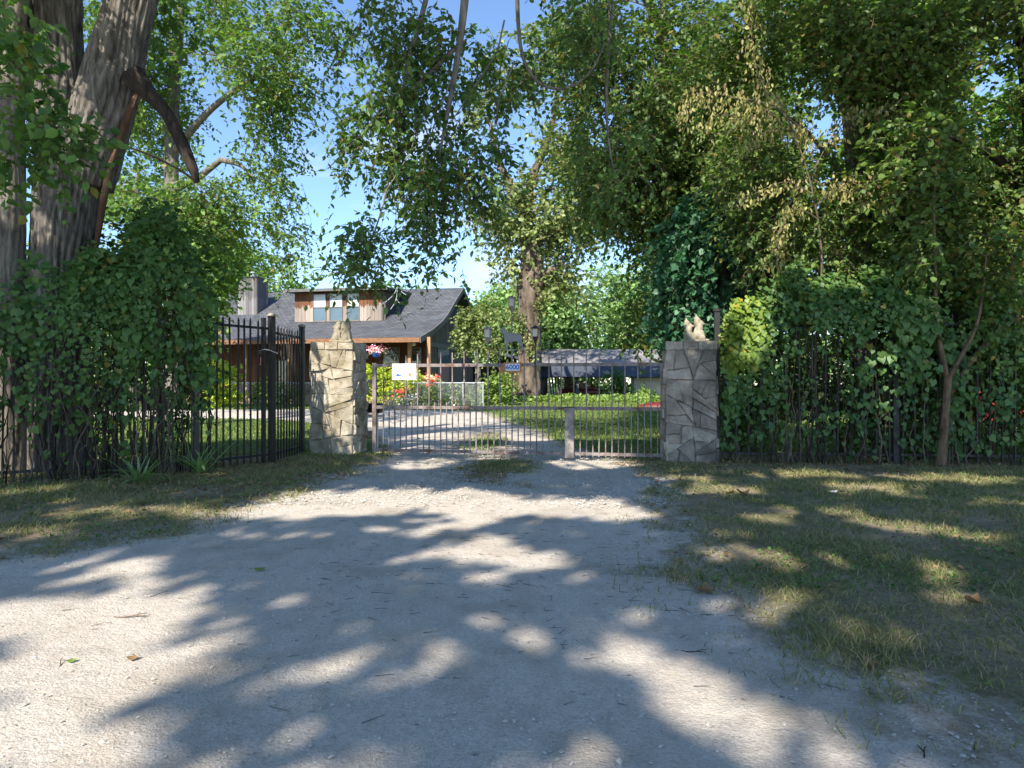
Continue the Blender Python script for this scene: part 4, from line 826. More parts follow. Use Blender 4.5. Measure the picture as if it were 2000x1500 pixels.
MB().prism([(-.055, -.025), (-.035, .02), (.03, .028), (.045, .024), (.01, .008), (-.02, -.004), (.04, .002), (.05, -.012), (.03, -.025)], 'y', -.0048, -.0034).build('emblem', M['blueink'], r).location = (-w * .22, 0, -h * .19)
e = MB().prism([(-.024, .03), (0, .036), (.024, .03), (.024, -.008), (.014, -.028), (0, -.037), (-.014, -.028), (-.024, -.008)], 'y', -.0048, -.0034).build('emblem', M['inkbrown'], r); e.location = (w * .24, 0, -h * .2)
MB().prism([(-.018, .008), (.018, .014), (.018, -.008), (.011, -.021), (0, -.029), (-.011, -.021), (-.018, -.008)], 'y', -.0058, -.0049).build('emblem', M['inkgold'], r).location = (w * .24, 0, -h * .2)
r, w, h = plate('number_sign', 'orange-framed house number sign reading 6000 on the gate rail', 984.5, 1019.5, 1.615, 1.80, M['orangewood'], .02)
box('number_panel', -w * .37, w * .40, -.0135, -.0105, -h * .34, h * .36, M['palepanel'], r)
text('numerals', '6000', .125, M['blueink'], r, (w * .01, -.0150, h * .005), .0025)
o = thing('gate_opener', 'black gate opener box on a post behind the left pillar', 'gate opener', tuple(P(733, 750, 14.3) * [1, 1, 0]), -TH)
box('base_post', -.05, .05, -.05, .05, 0, .82, M['galv'], o); MB().prism([(-.18, .80), (.14, .80), (.16, .95), (.12, 1.0), (-.15, 1.0), (-.18, .96)], 'y', -.12, .12).build('housing', M['blackplastic'], o); box('arm', -.2, .3, -.14, -.125, .72, .76, M['galv'], o)

# ------------------------------------------------------------------ picket fences
def fence(label, a, b, h, sp=.13, posts=(1, 1), top=.16, tips=.05, m=None, zoff=0, skip_end=0):
    m = m or M['iron']; a = np.array([*a, 0.]); b = np.array([*b, 0.]); ln = float(np.linalg.norm(b - a)); ang = math.atan2(b[1] - a[1], b[0] - a[0])
    r = thing('picket_fence', label, 'fence', (a[0], a[1], zoff), ang)
    for z in (.18, h - top): box('rail', 0.03, ln - .03, -.02, .02, z - .02, z + .02, m, r)
    if 'pick' not in _cube:
        v = [(x, y, 0) for x, y in ((-.5, -.5), (.5, -.5), (.5, .5), (-.5, .5))]; v += [(x, y, .975) for x, y, _ in v] + [(0, 0, 1)]
        _cube['pick'] = (v, [(3, 2, 1, 0)] + [(i, (i + 1) % 4, (i + 1) % 4 + 4, i + 4) for i in range(4)] + [(i + 4, (i + 1) % 4 + 4, 8) for i in range(4)])
    key = 'pick_' + m.name
    if key not in _cube: _cube[key] = mesh('picket', *_cube['pick'], m)
    n = int(ln / sp)
    for i in range(n - skip_end):
        o = link('picket', _cube[key], r); o.location = ((i + .5) * ln / n, -.0325, .06); o.scale = (.024, .024, h - .06 + rng.normal(0, .006)); o.rotation_euler = (0, rng.normal(0, .006), 0)
    for k, x in ((0, 0), (1, ln)):
        if posts[k]:
            o = box('post', x - .045, x + .045, -.045, .045, 0, h + .06, m, r); c = MB().lathe([(.075, 0), (.075, .02), (.05, .045), (.02, .055)], 10, (x, 0, h + .062)); c.build('post_cap', M['stone'] if k else m, r)
    return r
K0, K1, K2, K3 = (-7.75, 8.95), (-4.93, 10.66), (-4.19, 11.9), (-4.13, 13.42)
fence('black picket fence buried under the vine mass at left', K0, K1, 2.5, posts=(1, 1))
pa = fence('open black picket fence panel beside the left vine mass', K1, K2, 2.52, posts=(0, 1))
lnA = math.hypot(K2[0] - K1[0], K2[1] - K1[1]); box('post', lnA - .2, lnA - .145, -.03, .03, 0, 2.54, M['iron'], pa)
MB().tube([(lnA - .26 + .18 * (1 + math.cos(t)) , .12 * math.sin(t), 1.96 + .03 * math.sin(2 * t)) for t in np.linspace(0, 6.28, 20)], .006, 4).build('wire_loop', M['galv'], pa)
fence('short black picket panel returning to the left pillar', K2, K3, 2.46, posts=(0, 1))
Q0, Q1, Q2 = (3.62, 12.05), (6.6, 11.75), (9.6, 11.45)
fence('black picket fence under the vine mound beside the right pillar', Q0, Q1, 2.62, sp=.2, posts=(1, 1), top=.2)
fence('black picket fence behind the slim sapling at the right edge', Q1, Q2, 2.62, sp=.2, posts=(0, 1), top=.2)

# ------------------------------------------------------------------ vines on the fences
_leafobj = {}; TOPV = 1.0
def vine(name, label, base, P0, P1, ztop, outward, N, lm, leaf, density, nstem, big=300, zrun=None, brightfn=None, bulge=.45, mats2=None):
    root = thing(name, label, 'vine', tuple(base)); off = np.array(base); e = P1 - P0
    t = rng.random(N * 3); zt = np.interp(t, *ztop) + TOPV * (vn(t * 9, t * 0, 4.) - .5) + .3 * (vn(t * 45, t * 0, 6.) - .5); z = zt * rng.random(N * 3) ** .8
    f = density(t, z / zt); keep = rng.random(N * 3) < f; t, z, zt = t[keep][:N], z[keep][:N], zt[keep][:N]; n = len(t)
    rel = z / zt; bl = bulge * np.sin(np.clip(rel, 0, 1) ** 1.3 * 2.6) * (.6 + .8 * vn(t * 9, z * 1.5, 3.)) + .04
    dep = bl * (1 - .55 * rng.random(n) ** 2.0) - .25 * (rng.random(n) < .25)
    pos = P0 + e * t[:, None] + outward * dep[:, None] + UP * z[:, None] + rng.normal(0, .05, (n, 3))
    topness = np.clip((rel - .75) / .25, 0, 1)[:, None]
    nm = unit(outward * .9 + UP * (.55 + .8 * topness) + rng.normal(0, .38, (n, 3))); d = unit(-UP * (1 - .5 * topness) + outward * (.35 + .5 * topness) + rng.normal(0, .4, (n, 3)))
    sz = leaf * rng.uniform(.45, 1.3, n) * (.6 + .65 * vn(t * 12, z * 2, 8.))
    front = np.argsort(-(dep + sz * 2 + .2 * rel))[:big]; mask = np.zeros(n, bool); mask[front] = True
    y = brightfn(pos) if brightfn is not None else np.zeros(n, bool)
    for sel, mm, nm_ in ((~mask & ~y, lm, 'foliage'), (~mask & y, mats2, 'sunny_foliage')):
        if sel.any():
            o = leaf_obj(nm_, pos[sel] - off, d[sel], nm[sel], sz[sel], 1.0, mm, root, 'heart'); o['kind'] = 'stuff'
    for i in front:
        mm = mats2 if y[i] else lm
        if mm.name not in _leafobj:
            tv = [(.05, 0, .02), (-.06, .12, .035), (-.12, .27, .045), (.02, .46, .06), (.26, .50, .065), (.55, .34, .04), (1, 0, -.12), (.55, -.34, .04), (.26, -.50, .065), (.02, -.46, .06), (-.12, -.27, .045), (-.06, -.12, .035), (.5, 0, -.02)]
            _leafobj[mm.name] = mesh('leaf', tv, [(0, 12, 3, 2, 1), (12, 5, 4, 3), (12, 6, 5), (0, 11, 10, 9, 12), (12, 9, 8, 7), (12, 7, 6)], mm)
        D_ = d[i]; S_ = unit(np.cross(nm[i], D_)); N_ = np.cross(D_, S_)
        from mathutils import Matrix
        o = link('leaf', _leafobj[mm.name], root); s = float(sz[i]) * 1.08
        o.matrix_local = Matrix([[D_[0] * s, S_[0] * s, N_[0] * s, pos[i][0] - off[0]], [D_[1] * s, S_[1] * s, N_[1] * s, pos[i][1] - off[1]], [D_[2] * s, S_[2] * s, N_[2] * s, pos[i][2] - off[2]], [0, 0, 0, 1]])
    for k in range(nstem):
        tt = rng.random(); zz = np.interp(tt, *ztop) * rng.uniform(.45, .95); nn = 12; kk = np.linspace(0, 1, nn)[:, None]
        a = P0 + e * tt + outward * rng.uniform(.03, .3) - off; w = np.cumsum(rng.normal(0, .035, (nn, 3)), 0) * [1, 1, .2]; q = a + w * (1.6 if k % 2 else 1) + UP * kk * zz
        MB().tube(q, np.linspace(rng.uniform(.004, .015), .003, nn), 5).build('stem', M['twig'] if k % 3 == 0 else M['bark_dark'], root, True)
    return root
A0 = np.array([*K0, 0.]); A1 = np.array([*K1, 0.]) + np.array([.10, .17, 0]); ow = unit(np.array([A1[1] - A0[1], -(A1[0] - A0[0]), 0]))
vine('left_vine', 'thick heart-leaved vine smothering the left fence', (A0 + A1) / 2, A0, A1, ([0, .2, .45, .7, .88, 1], [2.5, 2.6, 2.95, 3.5, 3.75, 2.6]), ow, 10500, M['lf_vine'], .09,
     lambda t, r: np.where(r > .60 + .25 * (vn(t * 9, t * 0, 8.) - .5), 1.0, np.clip(.02 + .55 * (r - .15) * (.3 + 1.4 * vn(t * 7, t * 0, 3.)), .02, 1)) * np.where(vn(t * 11, r * 5, 2.) > .44, 1, .16), 120)
B0 = np.array([3.72, 12.0, 0.]); B1 = np.array([6.9, 11.7, 0.]); ow2 = np.array([-.09, -1, 0.])
vine('right_vine', 'heart-leaved vine mounded over the fence beside the right pillar', (B0 + B1) / 2, B0, B1, ([0, .08, .25, .55, .85, 1], [2.35, 2.75, 3.0, 3.1, 2.9, 2.5]), ow2, 8600, M['lf_vine'], .095,
     lambda t, r: np.where(r > .74 - .1 * (t < .15), 1.0, np.clip(.02 + .16 * vn(t * 8, r * 5, 1.) * (r > .12), .02, .5)) * np.where((t < .10) & (r > .35), 5.0, 1.0) * np.where(vn(t * 12, r * 5, 5.) > .36, 1, .3), 60,
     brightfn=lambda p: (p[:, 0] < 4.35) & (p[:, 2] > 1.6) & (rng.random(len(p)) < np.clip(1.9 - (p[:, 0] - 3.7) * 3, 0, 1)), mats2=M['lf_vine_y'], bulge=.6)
vine('edge_vine', 'thin straggling vine on the fence behind the sapling at the right edge', (8.2, 11.6, 0), np.array([6.9, 11.68, 0.]), np.array([9.6, 11.42, 0.]), ([0, .3, .7, 1], [2.9, 2.5, 2.7, 3.0]), ow2, 1500, M['lf_vine'], .10,
     lambda t, r: np.where(vn(t * 9, r * 5, 7.) > .5, .9, .12) * (.35 + .65 * r), 26, big=160, bulge=.28)
# --- slim forked sapling in front of the right fence
b = P(1838, 750, 11.25) * [1, 1, 0]
st = [('trunk', [b, P(1843, 860, 11.25), P(1848, 790, 11.25), P(1852, 735, 11.25)], [.075, .06, .054, .058]),
      ('limb', [P(1851, 740, 11.25), P(1835, 680, 11.25), P(1827, 600, 11.25), P(1826, 500, 11.25), P(1822, 400, 11.2), P(1835, 250, 11.2)], [.046, .038, .032, .028, .022, .008]),
      ('limb', [P(1853, 740, 11.25), P(1880, 690, 11.2), P(1905, 650, 11.2), P(1920, 580, 11.2), P(1926, 500, 11.1)], [.042, .034, .027, .02, .01]),
      ('limb', [P(1856, 770, 11.4), P(1900, 700, 11.5), P(1950, 640, 11.5), P(2010, 612, 11.5)], [.04, .045, .04, .03])]
make_tree('sapling', 'slim forked brown sapling standing before the right fence', st, blob_pts([(1830, 330, 11, 110, 130, .6, 38), (1930, 480, 11, 80, 80, .5, 22), (1800, 480, 11.1, 60, 60, .4, 12), (1960, 640, 11.4, 50, 40, .3, 9)]), .10, M['lf_right'], M['bark_thin'], M['twig'],
          m=6, nl=8, slen=(.3, .6), crad=.35, branch_r=.014, bark_kw=dict(n=24, step=.06, amp=.05, ridges=5, flare=.15))
# --- strap-leaved clumps at the foot of the left vine
def strap(label, base, n, ln, lean):
    r = thing('strap_leaf_plant', label, 'plant', base)
    for i in range(n):
        a = rng.uniform(0, 6.28); L_ = ln * rng.uniform(.6, 1.1); d = unit(np.array([math.cos(a) * .8 + lean[0], math.sin(a) * .5 + lean[1], rng.uniform(.5, 1.3)])); k = np.linspace(0, 1, 6); w = .022 * np.array([.8, 1, .95, .8, .5, .03]) * rng.uniform(.7, 1.2)
        c = d[None] * k[:, None] * L_ + np.array([0, 0, -1]) * (k ** 2.2 * L_ * rng.uniform(.15, .65))[:, None] + np.array([rng.normal(0, .05), rng.normal(0, .04), 0]); s = unit(np.cross(d, UP)); c[:, 2] = np.maximum(c[:, 2], .02)
        V = np.concatenate([c - s * w[:, None], c + UP * -.004, c + s * w[:, None]]); f = [(q, q + 6, q + 7, q + 1) for q in range(5)] + [(q + 6, q + 12, q + 13, q + 7) for q in range(5)]
        link('blade', mesh('blade', V, f, M['lf_iris'], True), r)
    return r
def gp(px, py): d = H * F / (py - 750); p = np.array([(px - 1000) / F * d, d]); return (p[0], p[1], float(top(p[0], p[1])))
strap('sprawling strap-leaved clump at the foot of the left vine', gp(272, 948), 26, .75, (0, -.3)); strap('taller upright strap-leaved clump beside the open fence panel', gp(390, 928), 34, .85, (.15, -.1))
# ------------------------------------------------------------------ the house
HO = np.array([-4.86, 36.0, .25]); house = thing('timber_house', 'brown timber house with a grey shingled roof and a dormer', 'house', tuple(HO), -TH)
def hx(px, s): k = (px - 1000) / F; return (k * (HO[1] + EY[1] * s) - HO[0] - EY[0] * s) / (EX[0] - k * EX[1])
def hz(py, x, s): return H + (750 - py) / F * (HO[1] + EX[1] * x + EY[1] * s) - HO[2]
prof = [(0, 3.62), (2.2, 4.2), (4.0, 4.82), (5.0, 5.28), (6.8, 6.35), (8.8, 7.45), (10.6, 6.55), (13.2, 5.0), (14.6, 4.45)]
rz_ = lambda s: float(np.interp(s, [p[0] for p in prof], [p[1] for p in prof]))
XL = -19.0
mb = MB(); n = len(prof); V = []
for x in (XL, 0):
    V += [(x, s, z) for s, z in prof]
mb.add(V, [(i, i + n, i + n + 1, i + 1) for i in range(n - 1)]); V2 = [(x, s, z - .16) for x in (XL, 0) for s, z in prof]
mb.add(V2, [(i, i + 1, i + n + 1, i + n) for i in range(n - 1)]); roof = mb.build('roof', M['roof'], house)
# barge boards along the visible gable edge, fascia along the eave
for i in range(n - 1):
    (s0, z0), (s1, z1) = prof[i], prof[i + 1]
    MB().prism([(s0, z0 + .015), (s1, z1 + .015), (s1, z1 - .30), (s0, z0 - .30)], 'x', .002, .05).build('barge_board', M['trim_grey'], roof)
box('fascia_board', XL, 0, -.05, -.002, 3.36, 3.61, M['fascia'], roof)
MB().prism([(.0, 3.46), (4.2, 4.70), (4.2, 4.64), (.0, 3.40)], 'x', XL + .1, -.05).build('soffit', M['siding_brown'], roof)
WX = -.75; FS = 3.3                                     # gable wall, front wall (behind the porch)
gpoly = [(FS, 0), (14.2, 0), (14.2, rz_(14.2) - .17)] + [(s, z - .17) for s, z in reversed(prof) if FS < s < 14.2] + [(FS, rz_(FS) - .17)]
MB().prism(gpoly, 'x', WX - .1, WX).build('gable_wall', M['siding_grey'], house)
def batten_wall(parent, s0, s1, step):
    s = s0
    while s < s1:
        zt = rz_(s + .03) - .18
        box('batten', WX + .002, WX + .035, s, s + .07, 0, zt, M['siding_grey'], parent); s += step
batten_wall(house, FS, 14.1, .32)
box('belt_board', WX + .036, WX + .09, FS, 14.1, 3.35, 3.62, M['trim_grey'], house)
box('front_wall', XL + .4, WX, FS, FS + .1, 0, rz_(FS) - .17, M['siding_brown'], house)
x = XL + .5
while x < WX - .1:
    box('board', x, x + .21, FS - .025, FS - .002, .45, rz_(FS) - .2, M['siding_brown'], house); x += .225
box('porch_floor', XL + .4, -.4, .5, FS - .03, 0, .42, M['wood_post'], house)
for px in (800, 838, 640, 565, 480, 410):
    xx = hx(px, .9); box('porch_post', xx - .09, xx + .09, .82, 1.0, .42, rz_(.9) - .17, M['wood_post'], house)
xa, xb = hx(838, .9), hx(640, .9); box('porch_rail', min(xa, xb), max(xa, xb), .86, .94, 1.25, 1.33, M['trim_grey'], house)
def window(parent, x0, x1, z0, z1, y, two=True, gm='glass', side=False, blind=False):
    """window in a wall facing -y (or +x when side): frame, panes, sill"""
    f = link('window', None, parent); f.empty_display_size = .2
    def bb(nm, a0, a1, d0, d1, c0, c1, m):
        return box(nm, WX + d0, WX + d1, a0, a1, c0, c1, m, f) if side else box(nm, a0, a1, y - d1, y - d0, c0, c1, m, f)
    t = .05
    for a in ((x0, x0 + t, z0, z1), (x1 - t, x1, z0, z1), (x0 + t, x1 - t, z0, z0 + t), (x0 + t, x1 - t, z1 - t, z1)): bb('frame', a[0], a[1], .03, .075, a[2], a[3], M['winframe'])
    zm_ = (z0 + z1) / 2
    if two:
        bb('meeting_rail', x0 + t, x1 - t, .03, .07, zm_ - .03, zm_ + .03, M['winframe'])
        bb('pane', x0 + t, x1 - t, .03, .045, zm_ + .03, z1 - t, M['blind'] if blind else M[gm]); bb('pane', x0 + t, x1 - t, .03, .04, z0 + t, zm_ - .03, M['glass_blue'] if blind else M[gm])
    else: bb('pane', x0 + t, x1 - t, .03, .045, z0 + t, z1 - t, M[gm])
    bb('sill', x0 - .05, x1 + .05, .03, .12, z0 - .05, z0 - .002, M['winframe']); return f
for a, b_ in ((749, 781), (802, 824), (640, 700)): window(house, hx(a, FS), hx(b_, FS), hz(712, hx(a, FS), FS), hz(679, hx(a, FS), FS), FS, False)
window(house, hx(540, FS), hx(562, FS), .5, 2.6, FS, False, 'glass_blue')
def sx(px): # depth s on the gable wall for a photo column
    k = (px - 1000) / F; o = HO + EX * WX; return (k * o[1] - o[0]) / (EY[0] - k * EY[1])
for a, b_, y0, y1 in ((853, 877, 748, 676), (884, 898, 647, 598)):
    s0, s1 = sx(a), sx(b_); d = HO[1] + EX[1] * WX + EY[1] * (s0 + s1) / 2
    window(house, s0, s1, max(.1, H + (750 - y0) / F * d - HO[2]), H + (750 - y1) / F * d - HO[2], 0, False, 'glass_blue', side=True)
# dormer
DS = 4.3; xa, xb = hx(576, DS), hx(746, DS); z0, z1 = rz_(DS) - .02, hz(570, hx(660, DS), DS); dm = link('dormer', None, house); dm.empty_display_size = .3
box('front_wall', xa, xb, DS, DS + .08, z0, z1, M['siding_brown'], dm)
for xw in (xa, xb - .08):
    MB().prism([(DS + .082, rz_(DS + .082)), (DS + .082, z1), (8.3, z1 + .02), (8.3, rz_(8.3) - .1), (6.8, rz_(6.8) - .05), (5.0, rz_(5.0) - .03)], 'x', xw, xw + .08).build('cheek_wall', M['siding_grey'], dm)
wins = [(612, 638), (644, 670), (678, 703)]; zw0, zw1 = hz(627, hx(660, DS), DS), hz(573, hx(660, DS), DS)
for a, b_ in wins: window(dm, hx(a, DS), hx(b_, DS), zw0, min(zw1, z1 - .06), DS, True, blind=True)
ed = [576] + [q for w_ in wins for q in w_] + [746]
for k in range(0, len(ed), 2):
    a, b_ = hx(ed[k], DS), hx(ed[k + 1], DS); nb = max(1, round((b_ - a) / .24)); wd = (b_ - a) / nb
    for q in range(nb): box('board', a + q * wd + .006, a + (q + 1) * wd - .006, DS - .03, DS - .002, z0 + .02, z1 - .01, M['dormer_board'], dm)
for sx_ in (xb + .01, xb + .14): box('corner_board', sx_, sx_ + .05, DS + .05, DS + .12, z0, z1 - .3, M['winframe'], dm)
MB().prism([(DS - .55, z1 + .01), (DS - .55, z1 + .14), (8.7, z1 + .38), (8.7, z1 + .25)], 'x', xa - .6, xb + .55).build('dormer_roof', M['roof'], dm)
box('fascia_board', xa - .62, xb + .57, DS - .60, DS - .552, z1 - .02, z1 + .15, M['trim_grey'], dm)
for pts in ([(776, 561), (770, 575), (756, 588), (748, 593)], [(776, 561), (775, 580), (771, 592), (763, 604)], [(776, 562), (784, 570), (793, 576)], [(774, 584), (780, 592)]):
    MB().tube(smooth_path([((lambda xx: (xx, 3.85, hz(b_, xx, 3.85)))(hx(a, 3.85))) for a, b_ in pts], [.03] * len(pts), .15)[0], .022, 6).build('bent_pipe', M['galv'], dm)
# chimney clad in bare boards
CS = 5.6; xa, xb = hx(465, CS), hx(502, CS); zt = hz(543, xa, CS); ch = link('chimney', None, house); ch.empty_display_size = .3
box('core', xa + .03, xb - .03, CS + .03, CS + 1.3, rz_(CS) - .3, zt - .02, M['siding_grey'], ch)
nb = 7; wd = (xb - xa) / nb
for q in range(nb): box('board', xa + q * wd + .006, xa + (q + 1) * wd - .006, CS - .02, CS + .028, rz_(CS) - .25, zt, M['chimney_board'], ch)
for q in range(5): box('board', xb - .028, xb + .02, CS + .04 + q * .25, CS + .28 + q * .25, rz_(CS) - .25, zt, M['chimney_board'], ch)
box('cap', xa - .06, xb + .06, CS - .07, CS + 1.36, zt + .002, zt + .07, M['iron'], ch); MB().lathe([(.13, 0), (.13, .28), (.18, .30), (.18, .36), (.05, .42)], 10, ((xa + xb) / 2, CS + .6, zt + .07)).build('flue', M['galv'], ch)
# porch lamp, feeder, flower basket
xx = hx(806, 1.2); p = HO + EX * xx + EY * 1.2; o = thing('porch_lamp', 'round white lamp hanging under the porch eave', 'lamp', (p[0], p[1], HO[2] + hz(672, xx, 1.2)))
MB().lathe([(.05, .12), (.10, .10), (.17, 0), (.15, -.07), (.06, -.11)], 12).build('globe', M['white'], o, True); MB().tube([(0, 0, .12), (0, 0, .62)], .012, 5).build('cord', M['iron'], o)
xx = hx(735, .3); p = HO + EX * xx + EY * .3; zz = HO[2] + hz(698, xx, .3); o = thing('hanging_basket', 'blue pot of pink flowers hanging under the porch eave', 'flower pot', (p[0], p[1], zz))
MB().lathe([(.13, 0), (.20, .06), (.235, .24), (.25, .27), (.22, .27)], 14).build('pot', M['bluepot'], o, True)
for a in (0, 2.1, 4.2): MB().tube([(.24 * math.cos(a), .24 * math.sin(a), .26), (0, 0, .95)], .006, 4).build('wire', M['iron'], o)
B = rng.normal(0, 1, (320, 3)) * [.24, .2, .11] + [0, 0, .43]; leaf_obj('blossoms', B, unit(rng.normal(size=B.shape)), unit(B - [0, 0, .2]), .09, 1.1, M['pink'], o, 'rh')
B = rng.normal(0, 1, (200, 3)) * [.22, .18, .09] + [0, 0, .33]; leaf_obj('foliage', B, unit(rng.normal(size=B.shape)), unit(B), .10, .8, M['lf_cover'], o, 'rh')
xx = hx(510, .8); p = HO + EX * xx + EY * .8; zz = HO[2] + hz(713, xx, .8); o = thing('bird_feeder', 'slim pinkish bird feeder hanging under the porch', 'bird feeder', (p[0], p[1], zz))
MB().lathe([(.12, 0), (.13, .03), (.05, .05), (.045, .35), (.06, .38), (.01, .48)], 10).build('tube', M['pinkred'], o, True); MB().tube([(0, 0, .46), (0, 0, 1.5)], .008, 4).build('wire', M['iron'], o)
# low wing behind the house on the right
wo = HO + EY * 14.4 + EX * -1.5; wing = thing('house_wing', 'low wing with a dark blue roof between the house and the thick trunk', 'building', (wo[0], wo[1], .2), -TH)
box('wall', .2, 4.6, .3, 12, 0, 2.7, M['siding_brown'], wing); MB().prism([(-.2, 4.1), (-.2, 4.25), (5.3, 2.85), (5.3, 2.7)], 'y', -.3, 12.4).build('roof', M['roof_dark'], wing)
for k in range(4): box('window', 4.602, 4.66, 1 + k * 2.6, 2.4 + k * 2.6, .9, 2.1, M['glass_blue'], wing)
for k in range(16): box('baluster', .4 + k * .3, .46 + k * .3, -.9, -.84, .2, 1.1, M['wood_post'], wing)
box('rail', .3, 5.1, -.92, -.82, 1.1, 1.18, M['wood_post'], wing)
# ------------------------------------------------------------------ chain-link fence and garden in front of the house
CO = on_line(945, np.array([-1.43, 34.0, .25]), EX); CL0 = on_line(395, CO, EX); ln = float(np.linalg.norm(CO - CL0)); cf = thing('chain_link_fence', 'galvanized chain-link fence around the house garden', 'fence', (CL0[0], CL0[1], .25), -TH)
hh = 1.2; cs = .085
k = np.arange(-int(hh / cs), int(ln / cs)); V = []; Fc = []
for sgn in (1, -1):
    x0 = k * cs; x1 = x0 + hh; za, zb_ = (0, hh) if sgn > 0 else (hh, 0); nb = len(V)
    for a, b_ in zip(x0, x1):
        t0 = max(0, -a / (b_ - a)); t1 = min(1, (ln - a) / (b_ - a))
        if t1 <= t0: continue
        A = np.array([a + (b_ - a) * t0, .01 * sgn, za + (zb_ - za) * t0]); Bq = np.array([a + (b_ - a) * t1, .01 * sgn, za + (zb_ - za) * t1]); q = np.array([0, 0, .0042]); i = len(V); V += [A - q, A + q, Bq + q, Bq - q]; Fc.append((i, i + 1, i + 2, i + 3))
o = link('wire_mesh', npmesh('wire_mesh', np.array(V), np.array(Fc), M['galv']), cf); o['kind'] = 'stuff'
MB().tube([(0, 0, hh), (ln, 0, hh)], .03, 8).build('top_rail', M['galv'], cf)
for px in (482, 575, 590, 705, 857, 904, 943): xx = float(np.dot(on_line(px, CO, EX) - CL0, EX)); MB().tube([(xx, .045, -.02), (xx, .045, hh + .06)], .04, 8).build('post', M['galv'], cf)
def gnd(px, d): return P(px, 750, d) * [1, 1, 0] + UP * gz(0, d)
for lb, bl, lm, lf, bp in [
        ('tall yellow-green bush behind the open left fence panel', [(440, 745, 33, 42, 42, 1.0, 60), (430, 720, 33, 30, 20, .8, 18)], 'lf_lime', .15, (440, 33)),
        ('yellow-green bush between the left pillar and the delivery notice', [(735, 745, 35, 34, 32, .6, 36)], 'lf_lime', .14, (735, 35)),
        ('yellow-green bush below the delivery notice', [(790, 755, 35.2, 34, 28, .6, 34)], 'lf_lime', .14, (790, 35.2)),
        ('green bush behind the chain-link between two posts', [(540, 770, 35, 45, 22, .6, 34)], 'lf_cover', .14, (540, 35)),
        ('green flower-bed bush below the patio umbrella', [(845, 772, 34.9, 32, 20, .6, 26)], 'lf_cover', .13, (845, 34.9)),
        ('pale green bush left of the thick trunk', [(972, 762, 36, 34, 26, .9, 46)], 'lf_cover', .16, (972, 36)),
        ('sparse grey-green bush behind the right end of the chain-link', [(905, 775, 34.9, 30, 16, .5, 20)], 'lf_olive', .12, (905, 34.9))]:
    shrub('garden_bush', lb, bl, lf, M[lm], gnd(*bp), m=7, nl=8, slen=(.25, .5), tm='rh', group='bushes in front of the house')
for lb, px, py, d, m_, nn in [('red flowering plant in the garden bed behind the gate', 781, 768, 33.6, 'redflower', 60), ('pale pink flowers low in the garden bed', 800, 780, 33.5, 'paleflower', 90), ('red flowers beside the patio umbrella', 845, 740, 34.6, 'redflower', 70), ('mauve flowers by the right end of the chain-link', 885, 783, 33.5, 'paleflower', 60)]:
    b = gnd(px, d); o = thing('flower_clump', lb, 'flowers', tuple(b)); c = P(px, py, d) - b; B = rng.normal(0, 1, (nn, 3)) * [.22, .15, .16] + c; B[:, 2] = np.maximum(B[:, 2], .1)
    leaf_obj('blossoms', B, unit(rng.normal(size=B.shape)), unit(UP - np.array([0, .6, 0]) + rng.normal(0, .3, B.shape)), .10, 1.1, M[m_], o, 'rh'); B = rng.normal(0, 1, (200, 3)) * [.3, .2, .3] + c * .55; B[:, 2] = np.maximum(B[:, 2], .05)
    leaf_obj('foliage', B, unit(rng.normal(size=B.shape) + UP), unit(rng.normal(size=B.shape)), .13, .5, M['lf_cover'], o, 'rh')
b = gnd(838, 35.8); o = thing('patio_umbrella', 'low orange and cream patio umbrella beside the house wall', 'umbrella', tuple(b)); zt = H + 20 / F * 35.8 - b[2]
MB().tube([(0, 0, 0), (0, 0, zt)], .022, 6).build('pole', M['wood_post'], o)
for k in range(8):
    a0, a1 = k * math.pi / 4, (k + 1) * math.pi / 4; MB().add([(0, 0, zt), (.62 * math.cos(a0), .5 * math.sin(a0), zt - .30), (.62 * math.cos(a1), .5 * math.sin(a1), zt - .30), (0, 0, zt - .012), (.6 * math.cos(a0), .48 * math.sin(a0), zt - .312), (.6 * math.cos(a1), .48 * math.sin(a1), zt - .312)], [(0, 1, 2), (3, 5, 4), (1, 4, 5, 2)]).build('canopy_panel', M['canvas'], o)
# ------------------------------------------------------------------ carport with car
def cx(px, d): return (px - 1000) / F * d
DC = 58.; c0, c1 = cx(1052, DC), cx(1318, DC); cp = thing('carport', 'long low carport with a grey shingled roof behind the gate', 'carport', (c0, DC, 0)); Wc = c1 - c0
ze = H + 14 / F * DC; zf = H + 35 / F * DC; zr = H + 68 / F * (DC + 4)
MB().prism([(0, zf), (4.0, zr), (4.0, zr - .15), (0, zf - .15)], 'x', -.4, Wc + .4).build('roof', M['roof_pale'], cp); MB().prism([(4.002, zr), (8, zf), (8, zf - .15), (4.002, zr - .15)], 'x', -.4, Wc + .4).build('roof', M['roof_pale'], cp)
MB().prism([(-.52, ze), (-.02, zf - .0), (-.02, zf - .16), (-.42, ze - .06)], 'x', -.4, Wc + .4).build('fascia', M['navy'], cp)
for px in (1058, 1128, 1236, 1312): xx = cx(px, DC) - c0; box('post', xx - .12, xx + .12, .1, .32, 0, zf - .2, M['trim_grey'], cp)
xa, xb = cx(1238, DC) - c0, Wc; box('tan_wall', xa, xb, .35, .5, 0, zf - .15, M['tanwall'], cp)
for q in range(5): o = box('leaning_plank', cx(1074, DC) - c0 + q * .22, cx(1074, DC) - c0 + q * .22 + .16, .4, .46, 0, 2.1 + .1 * (q % 3), M['siding_grey'], cp); o.rotation_euler = (0, .05 * (q - 3), 0)
box('floor', -.2, Wc, .1, 7.8, .005, .035, M['concrete'], cp)
car = thing('parked_car', 'dark red sedan parked under the carport', 'car', (cx(1190, 59.5) - 4.45, 59.5, .04))
